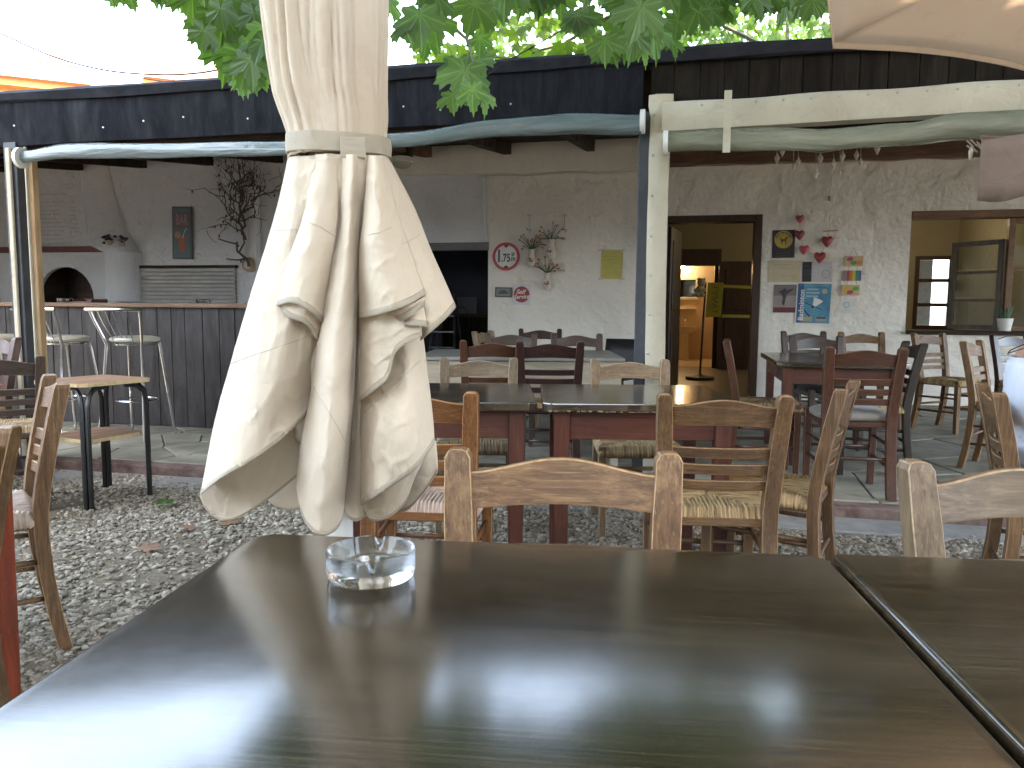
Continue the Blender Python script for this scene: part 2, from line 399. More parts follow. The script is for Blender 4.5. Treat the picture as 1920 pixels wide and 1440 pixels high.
# ------------------------------------------------------------ veranda floor
PLZ = .07
o = struct('platform', MB().bb(-9, 11, .1, 11.6, -.1, PLZ - .012), m_mortar); o.matrix_world = FM; plat = o
struct('kerb', MB().bb(-9, 11, -.02, .1, -.05, PLZ - .002), m_red, plat, bevel=.012, seg=2)
struct('concrete_strip', MB().bb(-9, 11, -.30, -.02, -.05, .008), m_conc, plat, bevel=.006)
# irregular paving stones (clipped voronoi cells)
def voronoi(pts, x0, x1, y0, y1, gap):
    cells = []
    for i, p in enumerate(pts):
        poly = [Vector((x0, y0)), Vector((x1, y0)), Vector((x1, y1)), Vector((x0, y1))]
        near = sorted(range(len(pts)), key=lambda j: (pts[j] - p).length)[1:14]
        for j in near:
            q = pts[j]; nrm = (q - p).normalized(); mid = (p + q) / 2 - nrm * gap / 2; out = []
            for k in range(len(poly)):
                A, B = poly[k], poly[(k + 1) % len(poly)]; da, db = (A - mid).dot(nrm), (B - mid).dot(nrm)
                if da <= 0: out.append(A)
                if da * db < 0: out.append(A + (B - A) * (da / (da - db)))
            poly = out
            if len(poly) < 3: break
        if len(poly) >= 3: cells.append(poly)
    return cells
pts = []
while len(pts) < 170:
    p = Vector((random.uniform(-4.5, 6.5), random.uniform(.12, 4.4)))
    if all((p - q).length > .36 for q in pts): pts.append(p)
    elif random.random() < .003: pts.append(p + Vector((.01, 0)))
for cpoly in voronoi(pts, -4.6, 6.6, .115, 4.48, .013):
    c = sum(cpoly, Vector((0, 0))) / len(cpoly); h = random.uniform(-.002, .003)
    mb = MB(); mb.prism([(p.x - c.x, p.y - c.y) for p in cpoly], -.02, 0)
    me = mb.mesh('paving_stone', bevel=.004)
    o = link('paving_stone', me, m_stone, plat); o.location = (c.x, c.y, PLZ + h - .001)

# ------------------------------------------------------------ tavern building
bld = thing('tavern_building', 'long white plastered tavern with dark veranda roof across the whole yard', 'building', FM)
WV = 4.5
def U(px, py=570, v=WV): return F(px, py, v)[0]
def Zf(px, py, v=WV): return F(px, py, v)[1]
uS0, uS1 = U(560), U(915); zS = Zf(860, 455)
uD0, uD1 = U(1234), U(1424); zD = Zf(1340, 404)
uW0, uW1 = U(1700), U(1700) + 2.7; zW1 = Zf(1760, 395); zW0 = Zf(1760, 622)
uA0, uA1 = U(72), U(176); zA = Zf(120, 500)
ROOFZ = 3.02
mb = MB()
# left wall with arched oven niche
for (a, b_, z0, z1) in ((uS1, uD0, 0, ROOFZ), (uD0, uD1, zD, ROOFZ), (uD1, uW0, 0, ROOFZ), (uW0, uW1, 0, zW0), (uW0, uW1, zW1, ROOFZ), (uW1, 11, 0, ROOFZ)):
    mb.bb(a, b_, WV, WV + .3, z0, z1)
o = mb.build('wall', m_plaster, bld)
mb = MB()
for (a, b_, z0, z1) in ((-9, uA0, 0, ROOFZ), (uA1, uS0, 0, ROOFZ), (uS0, uS1, zS, ROOFZ)):
    mb.bb(a, b_, WV + .004, WV + (.07 if b_ <= uA0 or a == uA1 else .3), z0, z1)
# arch
ac = (uA0 + uA1) / 2; ar = (uA1 - uA0) / 2; zsp = zA - ar * .95
n = 14; arc = [(ac - ar * math.cos(math.pi * k / n), zsp + ar * .95 * math.sin(math.pi * k / n)) for k in range(n + 1)]
pl = [(uA0, 1.0)] + arc + [(uA1, 1.0)]
for k in range(n):
    (xa, za), (xb, zb) = arc[k], arc[k + 1]
    mb.add([(xa, WV + .004, za), (xb, WV + .004, zb), (xb, WV + .004, ROOFZ), (xa, WV + .004, ROOFZ), (xa, WV + .07, za), (xb, WV + .07, zb)], [(0, 1, 2, 3), (0, 4, 5, 1)])
mb.bb(uA0, uA1, WV + .004, WV + .3, 0, 1.0); 

mb.build('bar_wall', m_plaster_l, bld)
nb = MB(); nb.bb(uA0 - .1, uA1 + .1, WV + .62, WV + .66, .9, zA + .1); nb.bb(uA0 - .1, uA1 + .1, WV + .3, WV + .62, .9, .95); nb.bb(uA0 - .12, uA0 - .1, WV + .072, WV + .66, .9, zA + .1); nb.bb(uA1 + .1, uA1 + .12, WV + .072, WV + .66, .9, zA + .1); nb.bb(uA0 - .12, uA1 + .12, WV + .072, WV + .66, zA + .1, zA + .12)
nb.build('oven_back', plain('sooty_brick', (.09, .06, .05), .9, var=.4), bld)
MB().bb(-6.75, -6.6, .2, WV, 0, 2.72).build('side_wall', m_plaster_l, bld)
# hood above the oven: a swelling of plaster with a rounded shelf corner
hu0, hu1 = U(150), U(262); rings = []
for z, dd, a, b_ in ((Zf(200, 565), .34, hu0 + .55, hu1 + .05), (Zf(200, 475), .34, hu0 + .55, hu1 + .06), (Zf(200, 462), .30, hu0 + .3, hu1 - .02), (Zf(200, 430), .16, hu0 + .2, hu1 - .15), (Zf(200, 360), .09, hu0 + .12, hu1 - .3), (ROOFZ, .06, hu0 + .1, hu1 - .4)):
    rings.append([Vector(((a + b_) / 2 - (b_ - a) / 2 * math.cos(math.pi * k / 10), WV + .02 - dd * math.sin(math.pi * k / 10) ** .6, z)) for k in range(11)] + [Vector((b_, WV + .06, z)), Vector((a, WV + .06, z))])
MB().loft(rings).build('oven_hood', m_plaster_l, bld, smooth=True)
zt = Zf(200, 468)
MB().bb(-9, U(214), WV - .16, WV + .02, zt - .03, zt + .035).build('mantel_shelf', plain('red_brown_paint', (.16, .05, .045), .6), bld, bevel=.006)
# bench window with roller slats in the bar wall
ub0, ub1, zb0, zb1 = U(268), U(445), .9, Zf(350, 503)
MB().bb(ub0 - .02, ub1 + .02, WV - .05, WV + .01, zb1, zb1 + .035).build('shutter_head', m_darkwood_x, bld)
ms = plain('slatted_shutter', (.42, .40, .38), .6, var=.2, scale=4)
nsl = 11; sh = (zb1 - 1.05) / nsl
for k in range(nsl):
    o = MB().bb(ub0, ub1, WV - .035 - .003 * (k % 2), WV + .002, 1.05 + k * sh + .004, 1.05 + (k + 1) * sh).build('shutter_slat', ms, bld, bevel=.006)
# low wall column with its niche, and the plastered band high on the middle wall
MB().bb(U(478), U(492), WV - .12, WV + .003, 0, 2.95).build('wall_pilaster', m_plaster_l, bld, bevel=.02, seg=2)
zc = Zf(1000, 323)
MB().bb(U(740), uD0 - .02, WV - .06, WV + .003, zc, ROOFZ - .02).build('plaster_band', m_plaster, bld, bevel=.02, seg=2)
MB().bb(uD0 + .02, 8, WV - .22, WV - .004, Zf(1600, 303), Zf(1600, 303) + .16).build('wall_plate_beam', m_brownwood, bld, bevel=.005)
# conduits
def wp(px, py, v): u, z = F(px, py, v); return (u, v, z)
cd = MB(); cd.tube([wp(905, 333, WV - .075)] + [wp(x, 331 - (x - 905) * .03 + 2 * math.sin(x * .04), WV - .075) for x in range(930, 1196, 22)], .011, 8)
cd.tube([wp(905, 333, WV - .075), wp(906, 340, WV - .02), wp(908, 400, WV - .02), wp(910, 452, WV - .02)], .011, 8)
cd.build('conduit', m_white, bld, smooth=True)
MB().tube([wp(x, 312 - (x - 1250) * .028 + 1.5 * math.sin(x * .05), WV - .235) for x in range(1300, 1850, 25)], .007, 6).build('conduit', plain('dusty_cable', (.35, .25, .17), .6), bld, smooth=True)
# door frame
df = MB(); fw = .085
df.bb(uD0, uD0 + fw, WV - .03, WV + .16, .06, zD); df.bb(uD1 - fw, uD1, WV - .03, WV + .16, .06, zD)
df.bb(uD0 + fw, uD1 - fw, WV - .03, WV + .16, zD - .075, zD)
df.build('door_frame', m_framewood, bld, bevel=.006)
# door leaf folded back inside at the left
dl = MB(); dl.bb(0, .8, -.02, .02, .1, zD - .09); dlo = dl.build('door', m_framewood, bld, bevel=.004)
dlo.location = (uD0 + fw + .02, WV + .17, 0); dlo.rotation_euler.z = R(82)
h = MB(); h.tube([(.70, -.02, 1.0), (.70, -.07, 1.0), (.60, -.075, 1.0)], .009, 8); h.build('handle', m_steel, dlo, smooth=True)
for z0, z1 in ((.2, .85), (1.1, 1.9)): MB().bb(.12, .68, -.032, -.0205, z0, z1).build('door_panel', m_framewood, dlo, bevel=.01)
# window opening: wooden lintel, sill, mullion, panes
lf = MB(); lf.bb(uW0 + .004, uW1, WV - .01, WV + .2, zW1 - .075, zW1 - .003); lf.build('window_lintel', m_linwood, bld, bevel=.004)
MB().bb(uW0 + .004, uW1, WV - .05, WV + .32, zW0 - .03, zW0 + .012).build('window_sill', m_darkwood_x, bld, bevel=.005)
um = U(1897); win = MB(); win.bb(um - .03, um + .03, WV + .10, WV + .17, zW0 + .013, zW1 - .076)
win.bb(um + .03, uW1, WV + .10, WV + .16, zW0 + .013, zW0 + .06); win.bb(um + .03, uW1, WV + .10, WV + .16, zW1 - .13, zW1 - .077)
win.bb(um + .03, uW1, WV + .11, WV + .15, (zW0 + zW1) / 2, (zW0 + zW1) / 2 + .035)
win = win.build('window', m_linwood, bld, bevel=.004); m_pane = pane_mat('window_glass', .02, (.8, .83, .8), .85)
for (za, zb) in ((zW0 + .06, (zW0 + zW1) / 2), ((zW0 + zW1) / 2 + .035, zW1 - .13)):
    MB().bb(um + .031, uW1 - .01, WV + .128, WV + .132, za, zb).build('pane', m_pane, win)
lw_, lh = .55, zW1 - zW0 - .30
lf = MB(); m_gw = wood('grey_window_wood', (.12, .10, .085), (.22, .19, .165), 'z', .5)
lf.bb(-lw_, -lw_ + .055, -.02, .02, 0, lh); lf.bb(-.055, 0, -.02, .02, 0, lh)
for k in range(4):
    z = k * (lh - .05) / 3; lf.bb(-lw_ + .055, -.055, -.018, .018, z, z + (.05 if k in (0, 3) else .03))
leaf = lf.build('casement_leaf', m_gw, bld, bevel=.004); leaf.location = (um - .03, WV + .2, zW0 + .02); leaf.rotation_euler.z = R(-48)
for k in range(3):
    z = k * (lh - .05) / 3; MB().bb(-lw_ + .056, -.056, -.002, .002, z + .05, z + (lh - .05) / 3).build('pane', m_pane, leaf)
# rooms behind
RV = 9.2; FLZ = .12
rm = MB()
ri0, ri1 = U(1250, v=RV), U(1345, v=RV); zi = F(1300, 472, RV)[1]
rw0, rw1 = U(1712, v=RV), U(1800, v=RV); zw0, zw1 = F(1750, 617, RV)[1], F(1750, 480, RV)[1]
uL = uD0 - .5
for (a, b_, z0, z1) in ((uL, ri0, 0, ROOFZ), (ri0, ri1, zi, ROOFZ), (ri1, rw0, 0, ROOFZ), (rw0, rw1, 0, zw0), (rw0, rw1, zw1, ROOFZ), (rw1, 11, 0, ROOFZ)):
    rm.bb(a, b_, RV, RV + .25, z0, z1)
rm.bb(uL - .2, uL, WV + .3, RV + .25, 0, ROOFZ); rm.bb(10.8, 11, WV + .3, RV + .25, 0, ROOFZ)
rm.bb(7.2, 7.4, WV + .3, RV, 0, ROOFZ)
rm.build('room_wall', m_ochre, bld)
MB().bb(uL, 11, WV, RV + .25, .04, FLZ).build('room_floor', plain('room_floor_tile', (.22, .17, .12), .35, var=.15, scale=3), bld)
MB().bb(uL - .2, 11, WV + .28, RV + 3.2, ROOFZ - .03, ROOFZ + .03).build('room_ceiling', plain('ceiling_paint', (.35, .30, .22), .8), bld)
# shop store behind the dark opening
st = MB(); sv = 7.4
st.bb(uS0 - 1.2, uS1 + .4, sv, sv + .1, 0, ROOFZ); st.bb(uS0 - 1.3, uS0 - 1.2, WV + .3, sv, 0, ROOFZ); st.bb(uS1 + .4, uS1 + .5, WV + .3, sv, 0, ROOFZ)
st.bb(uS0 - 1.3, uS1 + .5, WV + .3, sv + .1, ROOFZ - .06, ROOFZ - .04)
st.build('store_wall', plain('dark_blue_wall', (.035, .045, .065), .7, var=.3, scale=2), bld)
MB().bb(uS0 - .02, uS1 + .01, WV - .02, WV + .12, zS - .09, zS).build('store_lintel', plain('grey_paint', (.16, .16, .17), .7), bld, bevel=.005)
# inner window in the back room
iw = MB(); t = .06
iw.bb(rw0, rw1, RV - .03, RV + .05, zw0, zw0 + t); iw.bb(rw0, rw1, RV - .03, RV + .05, zw1 - t, zw1)
iw.bb(rw0, rw0 + t, RV - .03, RV + .05, zw0 + t, zw1 - t); iw.bb(rw1 - t, rw1, RV - .03, RV + .05, zw0 + t, zw1 - t)
iw.bb(rw1 - .19, rw1 - .12, RV - .02, RV + .03, zw0 + t, zw1 - t)
for k in (1, 2):
    z = zw0 + k * (zw1 - zw0) / 3; iw.bb(rw0 + t, rw1 - .19, RV - .02, RV + .02, z - .028, z + .028); iw.bb(rw1 - .12, rw1 - t, RV - .02, RV + .02, z - .015, z + .015)
iw = iw.build('inner_window', m_framewood, bld, bevel=.003)
for k in range(3):
    z = zw0 + k * (zw1 - zw0) / 3
    MB().bb(rw0 + t, rw1 - .19, RV, RV + .004, max(z, zw0 + t) + .015, min(z + (zw1 - zw0) / 3, zw1 - t) - .015).build('pane', m_pane, iw)
# inner doorway to washroom, door leaf standing right of it
ifr = MB(); ifr.bb(ri0 - .02, ri0 + .09, RV - .04, RV + .05, FLZ, zi + .04); ifr.bb(ri1 - .06, ri1 + .04, RV - .04, RV + .05, FLZ, zi + .04); 
ifr.bb(ri0 + .09, ri1 - .06, RV - .04, RV + .05, zi - .24, zi + .04)
ifr.build('inner_door_frame', m_framewood, bld, bevel=.006)
idr = MB(); iz = F(1380, 490, RV - .3)[1]; iu0, iu1 = U(1346, v=RV - .3), U(1412, v=RV - .3)
idr.bb(iu0, iu1, RV - .32, RV - .27, FLZ + .01, iz); idr = idr.build('inner_door', m_framewood, bld, bevel=.004)
for za, zb in ((.3, .95), (1.1, iz - .12)): MB().bb(iu0 + .1, iu1 - .1, RV - .34, RV - .3205, za, zb).build('door_panel', m_framewood, idr, bevel=.012)
wr = MB(); BV = 11.6
wr.bb(ri0 - .5, ri1 + .9, BV, BV + .1, 0, 2.7); wr.bb(ri0 - .6, ri0 - .5, RV + .25, BV, 0, 2.7); wr.bb(ri1 + .3, ri1 + .4, RV + .25, BV, 0, 2.7)
wr.bb(ri0 - .6, ri1 + .4, RV + .25, BV, 2.6, 2.7); wr.build('washroom_wall', m_tile, bld)
MB().bb(ri0 - .6, ri1 + .4, RV + .25, BV, .05, FLZ).build('washroom_floor', m_tile, bld)
# roof
def roofz(v): return 2.46 + (v + .05) * (3.08 - 2.46) / 4.9
rf = MB(); rf.add([(-9, -.06, 2.42), (11, -.06, 2.42), (11, 4.8, roofz(4.8) - .04), (-9, 4.8, roofz(4.8) - .04), (-9, -.06, 2.47), (11, -.06, 2.47), (11, 4.8, roofz(4.8) + .02), (-9, 4.8, roofz(4.8) + .02)],
                  [(0, 3, 2, 1), (4, 5, 6, 7), (0, 1, 5, 4), (1, 2, 6, 5), (2, 3, 7, 6), (3, 0, 4, 7)])
rf.build('veranda_roof', m_darkwood_x, bld)
r2 = MB().bb(-9, 11, 4.8, 12.4, 3.06, 3.14); r2.build('rear_roof', m_felt, bld)
rr = []  # uneven roofing felt edge
for k in range(81):
    u = -9 + k * .25; rr.append([Vector((u, -.10 + .01 * noise.noise(Vector((u * 2, 0, 0))), 2.40 + .03 * noise.noise(Vector((u * 1.3, 3, 0))))), Vector((u, -.105, 2.455)), Vector((u, -.06, 2.483 + .012 * noise.noise(Vector((u * 1.7, 9, 0))))), Vector((u, .5, 2.555)), Vector((u, .5, 2.53)), Vector((u, -.06, 2.472)), Vector((u, -.085, 2.45)), Vector((u, -.085, 2.40))])
MB().loft(rr).build('roof_edge_felt', m_felt, bld)
for k in range(19):
    u = -7.6 + k * .95
    MB().add([(u, 0, 2.3), (u + .09, 0, 2.3), (u + .09, 4.4, roofz(4.4) - .17), (u, 4.4, roofz(4.4) - .17), (u, 0, 2.415), (u + .09, 0, 2.415), (u + .09, 4.4, roofz(4.4) - .045), (u, 4.4, roofz(4.4) - .045)],
             [(0, 3, 2, 1), (4, 5, 6, 7), (0, 1, 5, 4), (1, 2, 6, 5), (2, 3, 7, 6), (3, 0, 4, 7)]).build('rafter', m_brownwood if k in (7, 8) else m_darkwood_x, bld)
MB().bb(-9, 11, .02, .14, 2.14, 2.40).build('front_beam', m_darkwood_x, bld, bevel=.004)
# fascia boards at right, tarpaulin at left
uP = U(1205, v=0)
u = uP + .02
while u < 4.6:
    wd = random.uniform(.105, .15)
    b_ = MB().bb(0, wd - .003, -.012, .012, 0, .30 + random.uniform(-.01, .004)).build('fascia_board', m_darkwood, bld, bevel=.003)
    b_.location = (u, -.045 + random.uniform(-.002, .002), 2.125); u += wd
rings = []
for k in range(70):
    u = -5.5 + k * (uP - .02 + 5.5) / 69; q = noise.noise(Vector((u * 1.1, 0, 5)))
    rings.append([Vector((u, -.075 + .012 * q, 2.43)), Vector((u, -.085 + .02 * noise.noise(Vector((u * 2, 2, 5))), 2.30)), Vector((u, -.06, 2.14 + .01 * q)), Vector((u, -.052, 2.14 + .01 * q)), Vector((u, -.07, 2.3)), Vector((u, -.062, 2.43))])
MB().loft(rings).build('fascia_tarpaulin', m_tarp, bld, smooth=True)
for k in range(24):
    if k % 5 == 3: continue
    u = -5.2 + k * (uP + 5.1) / 24
    rv = MB(); rv.ell((0, 0, 0), (.006, .005, .006), 8, 5); rv = rv.build('stud', m_steel, bld, smooth=True); rv.location = (u + .06 * math.sin(k * 2.3), -.092, 2.235 + .02 * math.sin(k * 1.7))
# big posts
def post(px, w, name, m, z1=2.14, z0=.0, v=-.0, d=None):
    u = U(px, 500, v); d = d or w
    return MB().bb(u - w / 2, u + w / 2, v - d / 2, v + d / 2, z0, z1).build(name, m, bld, bevel=.004)
m_postdark = plain('dark_post_paint', (.045, .05, .06), .55, var=.3, scale=7, bmp=.3)
post(44, .10, 'post', m_postdark, 2.16, 0, -.01, .12)
post(27, .035, 'curtain_edge', m_canvas, 2.12, .1, -.085, .02); post(59, .014, 'curtain_edge', m_canvas, 2.12, .1, -.085, .02)
post(68, .062, 'brace_post', m_rawpine, 2.10, .1, .02, .05)
post(1204, .06, 'post', m_postdark, 2.16, 0, -.01, .12)
u = U(1232, 500, -.03); rings = []
for k in range(40):
    z = .02 + k * (2.235 - .02) / 39; q = .006 * noise.noise(Vector((z * 3, 1, 1))); wd = .052 + (.012 if z > 2.15 else 0) + .004 * noise.noise(Vector((z * 6, 0, 0)))
    cx = u + .004 * math.sin(z * 3)
    rings.append([Vector((cx - wd, -.10 + q, z)), Vector((cx - wd * .3, -.118 + q * 1.5, z)), Vector((cx + wd * .4, -.112 + q, z)), Vector((cx + wd, -.10, z)), Vector((cx + wd, .02, z)), Vector((cx - wd, .02, z))])
cp = MB().loft(rings).build('canvas_post', m_canvas, bld, smooth=True, angle=50)
for k in range(9):
    s_ = MB().ell((0, 0, 0), (.006, .004, .006), 8, 5).build('stud', m_steel, cp, smooth=True); s_.location = (u - .035, -.118, .45 + k * .21)
# canvas covered beam right of the post
rings = []; ubm0 = u - .05
zt0, zt1 = F(1260, 192, -.12)[1], F(1900, 150, -.12)[1]; zb0_, zb1_ = F(1260, 246, -.12)[1], F(1900, 207, -.12)[1]
ue0, ue1 = U(1260, 220, -.12), U(1900, 180, -.12)
for k in range(60):
    uu = ubm0 + .06 + k * (5.2 - ubm0) / 59; t = (uu - ue0) / (ue1 - ue0)
    zt = zt0 + (zt1 - zt0) * t; zb = zb0_ + (zb1_ - zb0_) * t; q = .008 * noise.noise(Vector((uu * 5, 0, 0)))
    rings.append([Vector((uu, -.13, zb)), Vector((uu, -.142 + q, zb * .6 + zt * .4)), Vector((uu, -.135 + q * .5, zt - .01)), Vector((uu, -.12, zt + .004 * math.sin(uu * 9))), Vector((uu, -.03, zt - .01)), Vector((uu, -.03, zb))])
cb = MB().loft(rings).build('canvas_beam', m_canvas, bld, smooth=True, angle=50)
for k in range(13):
    t = k / 12; uu = ue0 + .15 + (ue1 - ue0) * t
    s_ = MB().ell((0, 0, 0), (.006, .004, .006), 8, 5).build('stud', m_steel, cb, smooth=True); s_.location = (uu, -.138, zt0 + (zt1 - zt0) * t - .025)

# rolled clear vinyl curtains (each lifts off)
def roll(name, pts, label, mat, w0=12, folds=.18, v=-.13):
    P = []
    for px, py, r in pts:
        u_, z_ = F(px, py, v); P.append((u_, z_, r))
    rings = []; n = 90; L = np.linspace(0, len(P) - 1, n)
    for q in L:
        i = min(int(q), len(P) - 2); t = q - i; t = t * t * (3 - 2 * t)
        u_ = P[i][0] + (P[i + 1][0] - P[i][0]) * (q - i); z_ = P[i][1] + (P[i + 1][1] - P[i][1]) * t; r = P[i][2] + (P[i + 1][2] - P[i][2]) * t
        ring = []
        for k in range(22):
            a = 2 * math.pi * k / 22
            rr_ = r * (1 + folds * noise.noise(Vector((u_ * 2.2, math.cos(a) * 1.2, math.sin(a) * 1.2))) + .04 * math.sin(a * 3 + u_ * 4))
            ring.append(Vector((u_, v + rr_ * .8 * math.cos(a), z_ + rr_ * math.sin(a))))
        rings.append(ring)
    o = MB().loft(rings).build(name, mat, None, smooth=True, angle=60); o.matrix_world = FM
    return tag(o, label, 'curtain', 'rolled up clear vinyl curtains')
c1 = roll('rolled_curtain', [(42, 294, .036), (120, 284, .046), (360, 281, .042), (540, 279, .043), (760, 262, .042), (930, 240, .044), (1050, 234, .054), (1203, 234, .052)], 'long rolled up vinyl curtain under the left veranda edge behind the parasol', m_vinyl_l)
c2 = roll('rolled_curtain', [(1250, 267, .048), (1320, 262, .050), (1420, 262, .054), (1560, 262, .050), (1700, 252, .052), (1800, 236, .066), (1960, 232, .07)], 'thick greenish rolled up clear vinyl curtain below the cream canvas beam', m_vinyl, v=-.2)
for px, par in ((1205, c1), (1248, c2)):
    v = -.13 if par is c1 else -.2; u_, z_ = F(px, 228 if par is c1 else 268, v)
    e = MB(); e.tube([(u_ - .012, v, z_), (u_ + .012, v, z_)], .062, 18); e = e.build('end_cap', m_white, par, smooth=True)
u_, z_ = F(1363, 215, -.2); u2, z2 = F(1361, 272, -.2)
st = MB(); st.bb(u_ - .018, u_ + .018, -.275, -.262, z2 - .05, z_ + .10); st.tube([(u_, -.28, z_ - .08), (u_, -.262, z_ - .08)], .014, 10)
st.build('strap', m_canvas, c2)
u_, z_ = F(42, 296, -.13); MB().tube([(u_ - .02, -.13, z_), (u_ + .005, -.13, z_)], .065, 16).build('end_cap', m_white, c1, smooth=True)

# ------------------------------------------------------------ far houses, far wall, cables
m_orange = plain('orange_render', (.70, .33, .10), .8); m_oeave = plain('eave_wood', (.45, .18, .05), .8); m_rt = plain('roof_tile', (.45, .22, .13), .8, var=.3)
def house(px0, px1, ytop, Y, label, slope=1):
    z0 = 0; a = PY(px0, ytop + 22, Y); b = PY(px1, ytop + 22, Y); zt = a.z; W_ = b.x - a.x
    h = thing('house', label, 'house', TR(a.x, Y, 0)); mb = MB().bb(0, W_, 0, 8, 0, zt); mb.build('wall', m_orange, h)
    rz = W_ * .12
    MB().add([(-.8, -.8, zt), (W_ + 1.5, -.8, zt - .5), (W_ + .8, 8.6, zt - .5), (-.8, 8.6, zt), (W_ * .4, 3, zt + 1.6), (W_ * .4, 5, zt + 1.6)], [(0, 1, 4), (1, 2, 5, 4), (2, 3, 5), (3, 0, 4, 5), (0, 3, 2, 1)]).build('roof', m_rt, h)
    MB().add([(-.8, -.7, zt - .25), (W_ + 1.3, -.7, zt - .75), (W_ + 1.3, -.65, zt - .55), (-.8, -.65, zt - .03)], [(0, 1, 2, 3)]).build('eave', m_oeave, h)
    f = MB(); f.bb(W_ * .3, W_ * .62, -.06, -.01, zt - 1.6, zt - .8); f = f.build('window', m_white, h); MB().bb(W_ * .33, W_ * .59, -.09, -.065, zt - 1.5, zt - .9).build('pane', m_pane, f)
    return h
solo('yard_wall', MB().bb(-7.9, -7.7, -8.4, 5.6, 0, 2.0), m_plaster_l, 'low plastered wall along the left side of the yard, out of the photo', 'wall')
ow0 = U(1690, v=12); ow1 = U(1757, v=12)
solo('outside_wall', MB().bb(ow0, ow1, 12.4, 12.7, 0, 2.9), plain('pinkish_render', (.30, .26, .25), .9), 'pinkish grey wall outside the inner window of the back room', 'wall', FM)
added_house = thing('house', 'unseen cream house added behind the camera to dim ambient light and bounce warm light', 'house', TR(-9, -8.5, 0))  # unseen house, added to cut ambient light and give a warm bounce
MB().bb(0, 19, -6, 0, 0, 5.6).build('wall', plain('cream_render', (.42, .38, .31), .9), added_house)
MB().add([(-.4, .5, 5.5), (19.4, .5, 5.5), (19.4, -6.4, 5.5), (-.4, -6.4, 5.5), (0, -3, 7.2), (19, -3, 7.2)], [(0, 1, 5, 4), (1, 2, 5), (2, 3, 4, 5), (3, 0, 4), (0, 3, 2, 1)]).build('roof', m_rt, added_house)
for k in range(4): f = MB().bb(1.6 + k * 4.6, 2.8 + k * 4.6, .002, .05, 1.1, 2.4).build('window', m_framewood, added_house); MB().bb(1.7 + k * 4.6, 2.7 + k * 4.6, .051, .058, 1.2, 2.3).build('pane', m_pane, f)
house(-60, 105, 118, 26, 'orange rendered house with shallow tiled roof far left behind the tavern')
house(322, 430, 132, 30, 'small orange house top glimpsed beside the plane leaves behind the roof')
a = PY(-80, 175, 20); b = PY(330, 168, 20)
solo('garden_wall', MB().bb(a.x, b.x, 20, 20.2, 0, (a.z + b.z) / 2), plain('pink_render', (.42, .22, .22), .8), 'dull pink boundary wall behind the left end of the dark roof', 'wall')
def cable(pts, r, label, Y=5.5):
    P = [PY(x, y, Y) for x, y in pts]; Q = []
    for i in range(len(P) - 1):
        p0, p1, p2, p3 = P[max(i - 1, 0)], P[i], P[i + 1], P[min(i + 2, len(P) - 1)]
        for k in range(8):
            t = k / 8; Q.append(.5 * ((2 * p1) + (p2 - p0) * t + (2 * p0 - 5 * p1 + 4 * p2 - p3) * t * t + (3 * p1 - p0 - 3 * p2 + p3) * t ** 3))
    Q.append(P[-1]); solo('cable', MB().tube(Q, r, 6), m_black, label, 'cable', smooth=True)
cable([(-60, 40), (0, 62), (100, 106), (200, 132), (300, 140), (370, 137), (440, 126), (560, 112)], .006, 'thick sagging black cable crossing the sky at upper left')
cable([(-60, 98), (0, 107), (140, 126), (300, 152), (400, 166)], .0035, 'thin straight cable below the thick one at upper left')
cable([(900, 150), (960, 110), (1010, 82), (1060, 50), (1120, -10)], .003, 'thin dark cable climbing through the leaves above the roof', 3.6)
p = PY(131, 196, 8); solo('roof_rod', MB().tube([p, p + Vector((-.02, 0, .16))], .006, 6), m_black, 'short rod sticking up from left roof edge', 'rod')
